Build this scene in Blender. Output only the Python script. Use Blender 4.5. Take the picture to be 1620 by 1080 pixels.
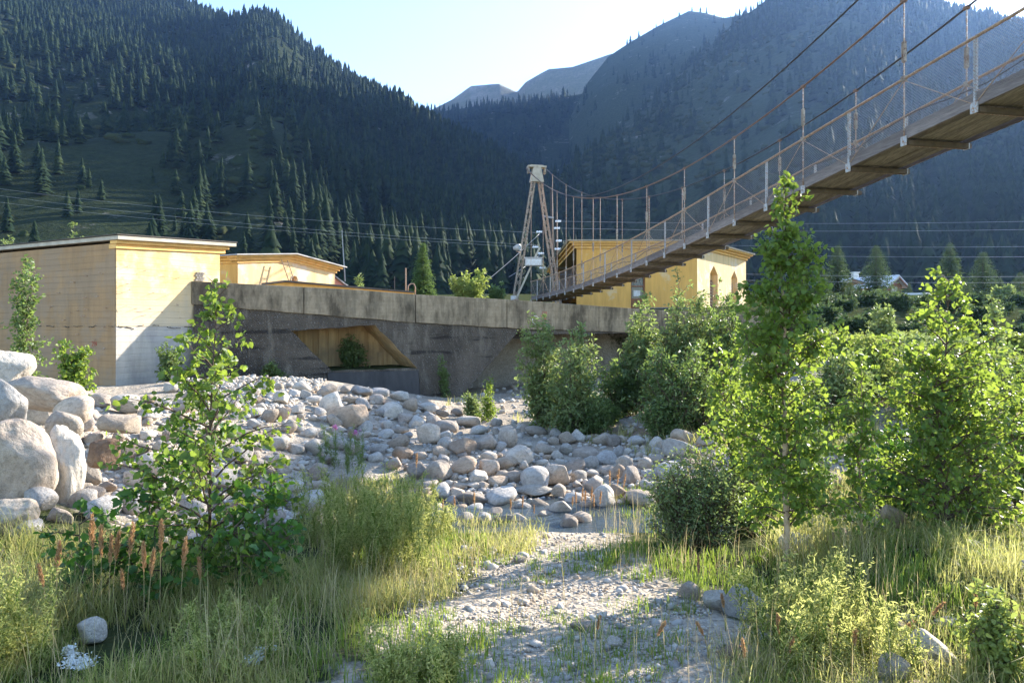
import bpy, bmesh, math, random
import numpy as np
from mathutils import Vector, Matrix, Euler
from mathutils.geometry import tessellate_polygon

for o in list(bpy.data.objects):
    bpy.data.objects.remove(o, do_unlink=True)
SC = bpy.context.scene
COL = SC.collection
RAD = math.radians

# ------------------------------------------------------------------ camera, sky, sun, exposure
EYE = 3.0            # eye height above the river bed (metres)
F = 1080.0           # focal length in photo pixels (24 mm lens, photo 1620 wide)
CX, HY = 810.0, 517.0
cam_d = bpy.data.cameras.new('camera')
cam_d.sensor_width = 36.0
cam_d.lens = 24.0
cam_d.shift_y = -(540.0 - HY) / 1620.0
cam_d.clip_start = 0.1
cam_d.clip_end = 12000.0
cam = bpy.data.objects.new('camera', cam_d)
COL.objects.link(cam)
cam.location = (0, 0, EYE)
cam.rotation_euler = (math.pi / 2, 0, 0)
SC.camera = cam

HAZE_D = 0.00007
SUN_AZ, SUN_EL = RAD(50.0), RAD(22.6)
SVEC = Vector((math.sin(SUN_AZ) * math.cos(SUN_EL), math.cos(SUN_AZ) * math.cos(SUN_EL), math.sin(SUN_EL)))
world = bpy.data.worlds.new('World')
SC.world = world
world.use_nodes = True
wn = world.node_tree.nodes
wl = world.node_tree.links
bg = wn['Background']
sky = wn.new('ShaderNodeTexSky')
sky.sky_type = 'NISHITA'
sky.sun_disc = False
sky.sun_elevation = SUN_EL
sky.sun_rotation = SUN_AZ
sky.altitude = 1500
sky.air_density = 1.0
sky.dust_density = 0.5
sky.ozone_density = 1.0
wl.new(sky.outputs[0], bg.inputs[0])
bg.inputs[1].default_value = 0.125
sun_d = bpy.data.lights.new('sun', 'SUN')
sun_d.energy = 4.6
sun_d.angle = RAD(0.53)
sun_d.color = (1.0, 0.93, 0.82)
sun = bpy.data.objects.new('sun', sun_d)
COL.objects.link(sun)
sun.rotation_euler = (-SVEC).to_track_quat('-Z', 'Y').to_euler()
sun.location = (60, 60, 60)

SC.view_settings.view_transform = 'Standard'
SC.view_settings.look = 'None'
SC.view_settings.exposure = 2.2
SC.view_settings.gamma = 1.0
SC.view_settings.use_curve_mapping = False
SC.render.engine = 'CYCLES'
SC.cycles.use_denoising = True
SC.cycles.max_bounces = 8
SC.cycles.transparent_max_bounces = 12
SC.cycles.volume_bounces = 0
SC.cycles.caustics_reflective = False
SC.cycles.caustics_refractive = False

# ------------------------------------------------------------------ helpers
def pt(px, py, D):
    """photo pixel at depth D -> world point"""
    return Vector(((px - CX) / F * D, D, EYE + (HY - py) / F * D))

def ss(a, b, x):
    t = np.clip((x - a) / (b - a), 0, 1)
    return t * t * (3 - 2 * t)

def nz(x, y, seed=0, oct=4, f0=1.0):
    """cheap smooth noise, about -1..1"""
    r = np.random.RandomState(seed)
    out = np.zeros(np.broadcast(x, y).shape)
    amp, tot, f = 1.0, 0.0, f0
    for _ in range(oct):
        for _k in range(3):
            a = r.uniform(0, 6.283)
            ph, ph2 = r.uniform(0, 6.283, 2)
            u = x * math.cos(a) + y * math.sin(a)
            v = -x * math.sin(a) + y * math.cos(a)
            out = out + amp * np.sin(u * f + ph + 1.3 * np.sin(v * f * 0.7 + ph2)) * 0.45
        tot += amp
        amp *= 0.5
        f *= 2.1
    return out / tot

def wloc(p):
    v = Vector((0, 0, 0))
    while p is not None:
        v += p.location
        p = p.parent
    return v

def tag(o, label=None, cat=None, group=None, kind=None):
    if label: o['label'] = label
    if cat: o['category'] = cat
    if group: o['group'] = group
    if kind: o['kind'] = kind
    return o

def thing(name, label, cat, loc, group=None):
    o = bpy.data.objects.new(name, None)
    o.empty_display_size = 0.2
    COL.objects.link(o)
    o.location = loc
    return tag(o, label, cat, group)

def link(name, me, mat=None, parent=None, loc=(0, 0, 0)):
    o = bpy.data.objects.new(name, me)
    COL.objects.link(o)
    if parent is not None: o.parent = parent
    o.location = loc
    if mat is not None and not me.materials:
        for m in (mat if isinstance(mat, (list, tuple)) else [mat]): me.materials.append(m)
    return o

def mesh_np(name, V, faces, smooth=False, mats=None):
    """V (n,3) array; faces: array (m,k) or list of lists"""
    me = bpy.data.meshes.new(name)
    V = np.asarray(V, dtype=np.float64)
    if isinstance(faces, np.ndarray):
        groups = [faces]
    else:
        groups = [f for f in faces if len(f)] if faces and isinstance(faces[0], np.ndarray) else None
    if groups is None:
        me.from_pydata(V.tolist(), [], [list(f) for f in faces])
        if mats is not None and len(mats): me.polygons.foreach_set('material_index', np.asarray(mats, dtype=np.int32))
    else:
        nl = sum(g.size for g in groups); nf = sum(len(g) for g in groups)
        me.vertices.add(len(V)); me.vertices.foreach_set('co', V.ravel())
        me.loops.add(nl); me.polygons.add(nf)
        me.loops.foreach_set('vertex_index', np.concatenate([g.ravel() for g in groups]).astype(np.int32))
        tot = np.concatenate([np.full(len(g), g.shape[1], dtype=np.int32) for g in groups])
        st = np.concatenate([[0], np.cumsum(tot)[:-1]]).astype(np.int32)
        me.polygons.foreach_set('loop_start', st)
        me.polygons.foreach_set('loop_total', tot)
        if mats is not None: me.polygons.foreach_set('material_index', np.asarray(mats, dtype=np.int32))
        me.update(calc_edges=True)
    if smooth: me.polygons.foreach_set('use_smooth', np.ones(len(me.polygons), dtype=bool))
    me.update()
    return me

class MB:
    """collects shapes in world coordinates; build() links them as one mesh object below a thing"""
    def __init__(s): s.v, s.f = [], []
    def add(s, vs, fs):
        n = len(s.v); s.v += [tuple(v) for v in vs]; s.f += [[i + n for i in f] for f in fs]; return s
    def hexa(s, p):      # p: 8 points, bottom loop then top loop
        return s.add(p, [[3, 2, 1, 0], [4, 5, 6, 7], [0, 1, 5, 4], [1, 2, 6, 5], [2, 3, 7, 6], [3, 0, 4, 7]])
    def obox(s, o, ax, ay, az):   # corner o and three edge vectors
        o, ax, ay, az = Vector(o), Vector(ax), Vector(ay), Vector(az)
        return s.hexa([o, o + ax, o + ax + ay, o + ay, o + az, o + ax + az, o + ax + ay + az, o + ay + az])
    def box(s, c, sx, sy, sz, ux=(1, 0, 0), uy=None, uz=(0, 0, 1)):
        ux, uz = Vector(ux).normalized(), Vector(uz).normalized()
        uy = Vector(uy).normalized() if uy is not None else uz.cross(ux).normalized()
        return s.obox(Vector(c) - ux * sx / 2 - uy * sy / 2 - uz * sz / 2, ux * sx, uy * sy, uz * sz)
    def bar(s, a, b, w, h=None, up=(0, 0, 1)):
        a, b = Vector(a), Vector(b); d = b - a
        if d.length < 1e-6: return s
        h = h or w
        u = d.normalized(); side = u.cross(Vector(up))
        if side.length < 1e-4: side = u.cross(Vector((1, 0, 0)))
        side.normalize(); vv = side.cross(u).normalized()
        return s.obox(a - side * w / 2 - vv * h / 2, d, side * w, vv * h)
    def tube(s, pts, r, n=8, cap=True):
        pts = [Vector(p) for p in pts]
        rs = r if isinstance(r, (list, tuple)) else [r] * len(pts)
        b = len(s.v); ref = None
        for i, p in enumerate(pts):
            d = (pts[min(i + 1, len(pts) - 1)] - pts[max(i - 1, 0)]).normalized()
            if ref is None:
                ref = d.cross(Vector((0, 0, 1)))
                if ref.length < 1e-3: ref = d.cross(Vector((1, 0, 0)))
            ref = (ref - d * ref.dot(d)).normalized(); q = d.cross(ref)
            for k in range(n):
                a = 2 * math.pi * k / n
                s.v.append(tuple(p + ref * math.cos(a) * rs[i] + q * math.sin(a) * rs[i]))
        for i in range(len(pts) - 1):
            for k in range(n):
                s.f.append([b + i * n + k, b + i * n + (k + 1) % n, b + (i + 1) * n + (k + 1) % n, b + (i + 1) * n + k])
        if cap:
            s.f.append([b + k for k in range(n)][::-1]); s.f.append([b + (len(pts) - 1) * n + k for k in range(n)])
        return s
    def prism(s, poly, z0, z1):   # plan polygon list of (x,y), counter-clockwise
        n = len(poly)
        vs = [(x, y, z0) for x, y in poly] + [(x, y, z1) for x, y in poly]
        return s.add(vs, [list(range(n))[::-1], [n + i for i in range(n)]] + [[i, (i + 1) % n, n + (i + 1) % n, n + i] for i in range(n)])
    def holed(s, o, u, v, outer, holes, depth, back=True):
        """flat face o + u*a + v*b with outline OUTER, openings HOLES running DEPTH (vector) into it"""
        o, u, v, dp = Vector(o), Vector(u), Vector(v), Vector(depth)
        P = lambda q: o + u * q[0] + v * q[1]
        loops = [[Vector((q[0], q[1], 0)) for q in outer]] + [[Vector((q[0], q[1], 0)) for q in h] for h in holes]
        flat = [q for l in [outer] + list(holes) for q in l]
        s.add([P(q) for q in flat], [list(t) for t in tessellate_polygon(loops)])
        for h in holes:
            n = len(h)
            s.add([P(q) for q in h] + [P(q) + dp for q in h], [[i, (i + 1) % n, n + (i + 1) % n, n + i] for i in range(n)])
        return s
    def build(s, name, mat, parent=None, smooth=False, bevel=0, recalc=True):
        off = wloc(parent)
        me = bpy.data.meshes.new(name)
        me.from_pydata([(v[0] - off.x, v[1] - off.y, v[2] - off.z) for v in s.v], [], s.f)
        if recalc:
            bm = bmesh.new(); bm.from_mesh(me); bmesh.ops.recalc_face_normals(bm, faces=bm.faces); bm.to_mesh(me); bm.free()
        if smooth: me.polygons.foreach_set('use_smooth', np.ones(len(me.polygons), dtype=bool))
        me.update()
        o = link(name, me, mat, parent)
        if bevel:
            m = o.modifiers.new('bevel', 'BEVEL'); m.width = bevel; m.segments = 2; m.limit_method = 'ANGLE'
        return o

def batch_tubes(P, R, n=4):
    """P (N,K,3) polylines, R (N,K) radii -> verts, quads"""
    P = np.asarray(P); N, K, _ = P.shape
    d = np.gradient(P, axis=1); d /= np.linalg.norm(d, axis=2, keepdims=True) + 1e-9
    ref = np.cross(d[:, :1], np.array([0.3, 0.1, 0.95])); ref = np.repeat(ref, K, axis=1)
    ref -= d * (ref * d).sum(2, keepdims=True); ref /= np.linalg.norm(ref, axis=2, keepdims=True) + 1e-9
    q = np.cross(d, ref)
    a = np.arange(n) * 2 * math.pi / n
    V = P[:, :, None] + (ref[:, :, None] * np.cos(a)[:, None] + q[:, :, None] * np.sin(a)[:, None]) * R[:, :, None, None]
    idx = np.arange(N * K * n).reshape(N, K, n)
    f = np.stack([idx[:, :-1], np.roll(idx, -1, 2)[:, :-1], np.roll(idx, -1, 2)[:, 1:], idx[:, 1:]], -1).reshape(-1, 4)
    return V.reshape(-1, 3), f

# ------------------------------------------------------------------ materials
MATS = {}
class Nt:
    def __init__(s, name):
        m = bpy.data.materials.new(name); m.use_nodes = True
        s.m, s.nt = m, m.node_tree
        s.nt.nodes.clear()
        s.out = s.nt.nodes.new('ShaderNodeOutputMaterial')
        MATS[name] = m
    def n(s, t, **kw):
        o = s.nt.nodes.new('ShaderNode' + t)
        for k, v in kw.items(): setattr(o, k, v)
        return o
    def l(s, a, b): s.nt.links.new(a, b); return s
    def set(s, sock, v):
        if isinstance(v, bpy.types.NodeSocket): s.l(v, sock)
        elif isinstance(v, (tuple, list)): sock.default_value = tuple(v) + ((1,) if len(v) == 3 and len(sock.default_value) == 4 else ())
        else: sock.default_value = v
    def coord(s, scale=(1, 1, 1), kind='Object', rot=(0, 0, 0)):
        c = s.n('TexCoord'); mp = s.n('Mapping')
        s.l(c.outputs[kind], mp.inputs[0]); mp.inputs['Scale'].default_value = scale; mp.inputs['Rotation'].default_value = rot
        return mp.outputs[0]
    def wpos(s, scale=(1, 1, 1)):
        c = s.n('NewGeometry'); mp = s.n('Mapping'); s.l(c.outputs['Position'], mp.inputs[0]); mp.inputs['Scale'].default_value = scale
        return mp.outputs[0]
    def noise(s, vec, scale=1, det=4, rough=0.55, dist=0):
        o = s.n('TexNoise'); s.l(vec, o.inputs['Vector'])
        o.inputs['Scale'].default_value = scale; o.inputs['Detail'].default_value = det
        o.inputs['Roughness'].default_value = rough; o.inputs['Distortion'].default_value = dist
        return o.outputs['Fac']
    def voro(s, vec, scale=1, feat='F1', out='Distance', rnd=1):
        o = s.n('TexVoronoi', feature=feat); s.l(vec, o.inputs['Vector']); o.inputs['Scale'].default_value = scale
        o.inputs['Randomness'].default_value = rnd
        return o.outputs[out]
    def ramp(s, fac, *stops, interp='LINEAR'):
        o = s.n('ValToRGB'); s.set(o.inputs[0], fac); cr = o.color_ramp; cr.interpolation = interp
        while len(cr.elements) < len(stops): cr.elements.new(0.5)
        for e, (p, c) in zip(cr.elements, stops):
            e.position = p
            e.color = (c, c, c, 1) if isinstance(c, (int, float)) else tuple(c) + (1,)
        return o.outputs[0]
    def mix(s, fac, a, b, mode='MIX'):
        o = s.n('Mix', data_type='RGBA', blend_type=mode); s.set(o.inputs[0], fac); s.set(o.inputs[6], a); s.set(o.inputs[7], b)
        return o.outputs[2]
    def math(s, op, a, b=0.0):
        o = s.n('Math', operation=op); s.set(o.inputs[0], a); s.set(o.inputs[1], b); return o.outputs[0]
    def bump(s, h, st=0.5, dist=0.02, nrm=None):
        o = s.n('Bump'); s.l(h, o.inputs['Height']); o.inputs['Strength'].default_value = st; o.inputs['Distance'].default_value = dist
        if nrm is not None: s.l(nrm, o.inputs['Normal'])
        return o.outputs[0]
    def pbsdf(s, col, rough=0.8, spec=0.3, normal=None, metal=0.0):
        o = s.n('BsdfPrincipled'); s.set(o.inputs['Base Color'], col); s.set(o.inputs['Roughness'], rough)
        o.inputs['Specular IOR Level'].default_value = spec; s.set(o.inputs['Metallic'], metal)
        if normal is not None: s.l(normal, o.inputs['Normal'])
        return o.outputs[0]
    def done(s, sh): s.l(sh, s.out.inputs[0]); return s.m

def simple(name, col, rough=0.7, var=0.25, scale=6, spec=0.3, bump=0.0, metal=0.0, wear=None):
    t = Nt(name); c = t.coord()
    n1 = t.noise(c, scale, 5, 0.6)
    dark = tuple(x * (1 - var) for x in col); lite = tuple(min(1, x * (1 + var)) for x in col)
    cc = t.ramp(n1, (0.3, dark), (0.7, lite))
    if wear:
        n2 = t.noise(c, scale * 2.3, 6, 0.7)
        cc = t.mix(t.ramp(n2, (0.5, 0), (0.6, 1)), cc, wear)
    nb = t.bump(t.noise(c, scale * 6, 4), bump, 0.01) if bump else None
    return t.done(t.pbsdf(cc, rough, spec, nb, metal))

def leafmat(name, c1, c2, c3, trans, tmix=0.5, rough=0.45, spec=0.35):
    t = Nt(name); g = t.n('NewGeometry')
    r = g.outputs['Random Per Island']
    col = t.ramp(r, (0.0, c1), (0.5, c2), (0.97, c3))
    p = t.pbsdf(col, rough, spec)
    tr = t.n('BsdfTranslucent'); t.set(tr.inputs[0], t.mix(0.75, col, trans))
    mx = t.n('MixShader'); mx.inputs[0].default_value = tmix
    t.l(p, mx.inputs[1]); t.l(tr.outputs[0], mx.inputs[2])
    return t.done(mx.outputs[0])

# leaves and grass
leafmat('birch_leaf', (0.05, 0.105, 0.022), (0.085, 0.155, 0.032), (0.17, 0.22, 0.045), (0.36, 0.47, 0.055), 0.5)
leafmat('birch_leaf_shaded', (0.035, 0.09, 0.022), (0.055, 0.13, 0.028), (0.09, 0.18, 0.03), (0.16, 0.33, 0.03), 0.42)  # darker copy of the birch leaf: shade on low foliage put into the colour
leafmat('willow_leaf', (0.055, 0.095, 0.03), (0.10, 0.15, 0.05), (0.19, 0.24, 0.10), (0.27, 0.38, 0.07), 0.45)
leafmat('willow_pale', (0.10, 0.15, 0.05), (0.16, 0.21, 0.08), (0.26, 0.30, 0.13), (0.30, 0.38, 0.09), 0.42)
leafmat('wormwood_leaf', (0.21, 0.25, 0.08), (0.32, 0.35, 0.12), (0.44, 0.43, 0.18), (0.60, 0.60, 0.18), 0.55, 0.7, 0.1)
leafmat('bush_leaf_yellow', (0.13, 0.18, 0.04), (0.20, 0.25, 0.06), (0.28, 0.32, 0.09), (0.38, 0.44, 0.09), 0.45)
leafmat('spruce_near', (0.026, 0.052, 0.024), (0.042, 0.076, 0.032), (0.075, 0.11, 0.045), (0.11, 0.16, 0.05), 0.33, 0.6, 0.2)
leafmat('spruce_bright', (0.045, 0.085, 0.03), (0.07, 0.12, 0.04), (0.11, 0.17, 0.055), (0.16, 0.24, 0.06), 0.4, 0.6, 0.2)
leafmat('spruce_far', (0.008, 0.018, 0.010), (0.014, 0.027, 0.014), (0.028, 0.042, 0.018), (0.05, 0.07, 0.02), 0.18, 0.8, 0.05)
leafmat('scrub_leaf', (0.018, 0.03, 0.012), (0.03, 0.042, 0.016), (0.05, 0.055, 0.025), (0.06, 0.08, 0.03), 0.15, 0.9, 0.05)
leafmat('grass_blade', (0.13, 0.18, 0.04), (0.33, 0.31, 0.10), (0.56, 0.46, 0.23), (0.55, 0.54, 0.16), 0.52, 0.55, 0.2)
leafmat('grass_fresh', (0.09, 0.16, 0.03), (0.15, 0.23, 0.04), (0.25, 0.29, 0.06), (0.34, 0.44, 0.06), 0.42, 0.55, 0.2)
leafmat('grass_dry', (0.32, 0.26, 0.13), (0.43, 0.35, 0.18), (0.55, 0.46, 0.26), (0.5, 0.4, 0.2), 0.4, 0.7, 0.15)
leafmat('plume', (0.40, 0.22, 0.11), (0.50, 0.30, 0.15), (0.60, 0.40, 0.22), (0.62, 0.38, 0.18), 0.45, 0.8, 0.1)
leafmat('flower_white', (0.7, 0.7, 0.66), (0.78, 0.78, 0.74), (0.85, 0.85, 0.8), (0.8, 0.8, 0.7), 0.3, 0.7, 0.1)
leafmat('flower_pink', (0.5, 0.16, 0.38), (0.6, 0.2, 0.45), (0.7, 0.3, 0.5), (0.7, 0.3, 0.5), 0.3, 0.7, 0.1)

simple('twig', (0.10, 0.065, 0.045), 0.8, 0.3, 20)
t = Nt('birch_bark'); c = t.coord((1, 1, 3.0))
t.done(t.pbsdf(t.mix(t.ramp(t.noise(c, 9, 5, 0.7), (0.56, 0), (0.64, 1)), t.ramp(t.noise(c, 5, 3), (0.3, (0.40, 0.25, 0.15)), (0.65, (0.58, 0.44, 0.30))), (0.07, 0.05, 0.04)), 0.7, 0.25, t.bump(t.noise(c, 20, 4), 0.4, 0.005)))
simple('spruce_bark', (0.07, 0.05, 0.038), 0.9, 0.3, 12)

# stone
def rockmat(name, a, b, c3, pink=0.25):
    t = Nt(name); c = t.coord()
    oi = t.n('ObjectInfo')
    off = t.n('VectorMath', operation='ADD'); t.l(c, off.inputs[0])
    comb = t.n('CombineXYZ'); t.l(t.math('MULTIPLY', oi.outputs['Random'], 37.0), comb.inputs[0]); t.l(t.math('MULTIPLY', oi.outputs['Random'], 11.0), comb.inputs[1])
    t.l(comb.outputs[0], off.inputs[1]); v = off.outputs[0]
    big = t.noise(v, 1.1, 4, 0.6); mid = t.noise(v, 5, 5, 0.65); fine = t.noise(v, 42, 3, 0.8)
    col = t.ramp(big, (0.3, a), (0.55, b), (0.75, c3))
    col = t.mix(t.ramp(mid, (0.46, 0), (0.72, 0.65)), col, tuple(x * 0.5 for x in a))
    col = t.mix(t.ramp(t.noise(v, 2.3, 6, 0.7), (0.58, 0), (0.74, 0.35)), col, (0.36, 0.27, 0.19))
    col = t.mix(t.ramp(fine, (0.53, 0.0), (0.66, 0.6)), col, (0.13, 0.12, 0.115))
    col = t.mix(t.ramp(fine, (0.32, 0.4), (0.44, 0.0)), col, (0.66, 0.64, 0.60))
    tint = t.ramp(oi.outputs['Random'], (0.0, (0.80, 0.81, 0.84)), (0.3, (1.0, 0.98, 0.94)), (0.6, (1.0, 0.96, 0.90)), (0.8, (1.0, 0.87, 0.75)), (1.0, (0.70, 0.64, 0.60)))
    col = t.mix(1.0, col, tint, 'MULTIPLY')
    br = t.math('ADD', t.math('MULTIPLY', t.math('FRACT', t.math('MULTIPLY', oi.outputs['Random'], 7.13)), 0.45), 0.74)
    col = t.mix(1.0, col, br, 'MULTIPLY')
    nb = t.bump(fine, 0.35, 0.012, t.bump(mid, 0.6, 0.06))
    return t.done(t.pbsdf(col, 0.85, 0.2, nb))
rockmat('granite', (0.43, 0.39, 0.345), (0.58, 0.53, 0.465), (0.66, 0.61, 0.54))
rockmat('granite_tan', (0.36, 0.29, 0.22), (0.47, 0.39, 0.31), (0.53, 0.46, 0.38))
rockmat('rusty_stone', (0.18, 0.10, 0.06), (0.32, 0.20, 0.12), (0.42, 0.31, 0.21))
t = Nt('pebble'); g = t.n('NewGeometry')
t.done(t.pbsdf(t.ramp(g.outputs['Random Per Island'], (0, (0.24, 0.22, 0.20)), (0.35, (0.42, 0.385, 0.34)), (0.7, (0.54, 0.48, 0.40)), (1, (0.40, 0.30, 0.21))), 0.85, 0.2, t.bump(t.noise(t.coord(), 30, 3), 0.4, 0.01)))

# ground: gravel, sand, soil; 'bare' vertex value: 1 gravel path / river bed, 0 soil below grass
t = Nt('ground_soil'); c = t.coord()
at = t.n('Attribute', attribute_name='bare'); bare = at.outputs['Fac']
grav = t.voro(c, 34, out='Color'); gd = t.voro(c, 34); gd2 = t.voro(c, 11)
gcol = t.mix(0.55, t.ramp(t.noise(c, 1.2, 5), (0.3, (0.28, 0.22, 0.155)), (0.7, (0.45, 0.37, 0.28))), t.ramp(grav, (0.1, (0.19, 0.165, 0.135)), (0.5, (0.38, 0.33, 0.265)), (0.9, (0.52, 0.46, 0.38))))
soil = t.ramp(t.noise(c, 2.2, 6, 0.65), (0.3, (0.03, 0.042, 0.016)), (0.55, (0.055, 0.062, 0.027)), (0.80, (0.15, 0.125, 0.07)))
pm = t.math('ADD', bare, t.math('MULTIPLY', t.math('MULTIPLY', t.math('SUBTRACT', t.noise(c, 3.5, 5, 0.7), 0.5), 1.3), t.math('GREATER_THAN', bare, 0.03)))
col = t.mix(t.ramp(pm, (0.38, 0), (0.62, 1)), soil, gcol)
ea = t.n('Attribute', attribute_name='earth')
col = t.mix(t.math('MULTIPLY', ea.outputs['Fac'], 0.85), col, t.ramp(t.noise(c, 4, 6, 0.7), (0.3, (0.20, 0.125, 0.075)), (0.7, (0.36, 0.25, 0.165))))
hb = t.math('ADD', t.math('MULTIPLY', gd, -0.6), t.math('MULTIPLY', gd2, -0.9))
t.done(t.pbsdf(col, 1.0, 0.0, t.bump(hb, 0.7, 0.03, t.bump(t.noise(c, 5, 6), 0.7, 0.08))))

# mountain: dark turf with scree and bare rock
def mountmat(name, turf1, turf2, rock, scale, lo, hi):
    t = Nt(name); c = t.coord()
    n1 = t.noise(c, 0.012 * scale, 7, 0.62); n2 = t.noise(c, 0.035 * scale, 8, 0.7); n3 = t.noise(c, 0.25 * scale, 5, 0.7)
    turf = t.ramp(n3, (0.3, turf1), (0.7, turf2))
    rk = t.ramp(n3, (0.35, tuple(x * 0.55 for x in rock)), (0.7, rock))
    f = t.math('MULTIPLY', t.ramp(n2, (lo, 0), (hi, 1)), t.ramp(n1, (0.42, 0.25), (0.58, 1)))
    t.done(t.pbsdf(t.mix(f, turf, rk), 0.95, 0.05, t.bump(n3, 0.8, 3.0, t.bump(n2, 0.6, 8.0))))
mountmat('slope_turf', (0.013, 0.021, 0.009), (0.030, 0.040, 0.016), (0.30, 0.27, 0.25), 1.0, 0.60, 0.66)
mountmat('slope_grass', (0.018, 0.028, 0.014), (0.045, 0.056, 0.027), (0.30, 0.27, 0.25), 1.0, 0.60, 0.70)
mountmat('far_rock', (0.085, 0.09, 0.06), (0.14, 0.14, 0.095), (0.24, 0.22, 0.18), 0.5, 0.42, 0.6)

# painted and bare concrete
def paint(name, yellow, bare_c, thr, board=True, fade=None):
    t = Nt(name); c = t.coord(); streak = t.noise(t.coord((2.2, 2.2, 0.25)), 1.6, 5, 0.65)
    n1 = t.noise(c, 0.9, 6, 0.62); n2 = t.noise(c, 6, 6, 0.7)
    y2 = tuple(x * 0.80 for x in yellow)
    col = t.ramp(streak, (0.35, y2), (0.65, yellow))
    col = t.mix(t.ramp(n1, (thr, 0), (thr + 0.09, 0.85)), col, bare_c)
    col = t.mix(t.ramp(n2, (0.62, 0), (0.75, 0.45)), col, tuple(x * 0.6 for x in bare_c))
    if board:     # rain streaks
        col = t.mix(t.ramp(t.noise(t.coord((1.3, 1.3, 0.3)), 1.3, 7, 0.7), (0.50, 0), (0.70, 0.5)), col, tuple(x * 0.6 for x in bare_c))
    if fade:
        sp = t.n('SeparateXYZ'); t.l(c, sp.inputs[0])
        zf = t.math('ADD', sp.outputs[2], t.math('MULTIPLY', t.math('SUBTRACT', n1, 0.5), 2.2))
        mr = t.n('MapRange'); t.l(zf, mr.inputs[0]); mr.inputs[1].default_value = fade[0]; mr.inputs[2].default_value = fade[1]
        col = t.mix(t.math('MULTIPLY', t.math('SUBTRACT', 1.0, mr.outputs[0]), 0.85), col, fade[2])
    h = n2
    if board:
        w = t.n('TexWave', wave_type='BANDS', bands_direction='Z', wave_profile='SAW'); t.l(t.coord((0.15, 0.15, 1.0)), w.inputs[0])
        w.inputs['Scale'].default_value = 1.9; w.inputs['Distortion'].default_value = 1.6; w.inputs['Detail'].default_value = 2; w.inputs['Detail Scale'].default_value = 0.8
        edge = t.ramp(w.outputs['Fac'], (0.0, 1), (0.05, 0), (0.93, 0), (1.0, 1))
        bk = t.noise(t.coord((1.0, 1.0, 5.0)), 1.3, 3)
        col = t.mix(t.math('MULTIPLY', edge, t.ramp(bk, (0.50, 0), (0.70, 0.40))), col, tuple(x * 0.45 for x in bare_c))
        col = t.mix(t.ramp(t.noise(t.coord((0.3, 0.3, 7.0)), 1.0, 4), (0.4, 0.0), (0.75, 0.3)), col, tuple(x * 0.6 for x in bare_c))
        h = t.math('ADD', n2, t.math('MULTIPLY', edge, -1.5))
    return t.done(t.pbsdf(col, 0.9, 0.15, t.bump(h, 0.5, 0.015)))
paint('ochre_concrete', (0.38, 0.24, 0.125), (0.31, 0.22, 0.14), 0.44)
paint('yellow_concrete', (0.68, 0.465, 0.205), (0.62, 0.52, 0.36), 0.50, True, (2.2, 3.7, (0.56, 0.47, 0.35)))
paint('white_concrete', (0.52, 0.46, 0.38), (0.40, 0.37, 0.34), 0.45)
paint('yellow_plaster', (0.72, 0.40, 0.11), (0.62, 0.45, 0.25), 0.60, False)
paint('pale_plaster', (0.74, 0.52, 0.26), (0.68, 0.54, 0.38), 0.50, False)
paint('pink_plaster', (0.62, 0.26, 0.18), (0.60, 0.38, 0.28), 0.6, False)
simple('cornice_paint', (0.70, 0.42, 0.14), 0.85, 0.15, 3, bump=0.2)

t = Nt('rough_aggregate'); c = t.coord()
vd = t.voro(c, 26); vc = t.voro(c, 26, out='Color'); n1 = t.noise(t.coord((1, 1, 0.5)), 0.7, 6, 0.65); n2 = t.noise(c, 5, 6, 0.7)
base = t.ramp(n1, (0.3, (0.045, 0.036, 0.028)), (0.7, (0.15, 0.120, 0.09)))
peb = t.math('MULTIPLY', t.ramp(vd, (0.20, 1), (0.32, 0)), t.ramp(vc, (0.55, 0), (0.62, 1)))
col = t.mix(t.math('MULTIPLY', peb, 0.8), base, t.ramp(vc, (0.6, (0.17, 0.155, 0.14)), (0.9, (0.42, 0.39, 0.35))))
col = t.mix(t.ramp(n2, (0.55, 0), (0.7, 0.6)), col, (0.045, 0.04, 0.036))
seam = t.noise(t.coord((0.35, 0.35, 4.0)), 1.1, 5, 0.7)
col = t.mix(t.ramp(seam, (0.57, 0), (0.62, 0.8)), col, (0.022, 0.019, 0.017))
strk = t.noise(t.coord((2.5, 2.5, 0.15)), 1.2, 5, 0.7)
col = t.mix(t.ramp(strk, (0.52, 0), (0.70, 0.7)), col, (0.22, 0.185, 0.14))
t.done(t.pbsdf(col, 0.9, 0.2, t.bump(t.math('ADD', t.math('MULTIPLY', vd, -1.0), n2), 0.9, 0.04)))

t = Nt('stained_band'); c = t.coord()
st = t.noise(t.coord((1.1, 1.1, 0.35)), 1.1, 7, 0.72); st2 = t.noise(t.coord((5, 5, 0.3)), 1.5, 5, 0.7); n2 = t.noise(c, 4, 6, 0.7)
col = t.mix(t.ramp(st, (0.42, 0), (0.60, 0.92)), t.ramp(n2, (0.3, (0.24, 0.185, 0.12)), (0.7, (0.36, 0.29, 0.20))), t.ramp(n2, (0.3, (0.05, 0.040, 0.028)), (0.7, (0.10, 0.08, 0.055))))
col = t.mix(t.ramp(st2, (0.5, 0), (0.7, 0.6)), col, (0.10, 0.085, 0.06))
g = t.n('SeparateXYZ'); t.l(t.coord(), g.inputs[0])
w = t.n('TexWave', wave_type='BANDS', bands_direction='Z', wave_profile='SAW'); t.l(t.coord((0.1, 0.1, 1)), w.inputs[0]); w.inputs['Scale'].default_value = 2.6; w.inputs['Distortion'].default_value = 0.6
col = t.mix(t.ramp(w.outputs['Fac'], (0.0, 0.5), (0.06, 0)), col, (0.06, 0.05, 0.04))
t.done(t.pbsdf(col, 0.9, 0.2, t.bump(n2, 0.6, 0.02)))

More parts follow.
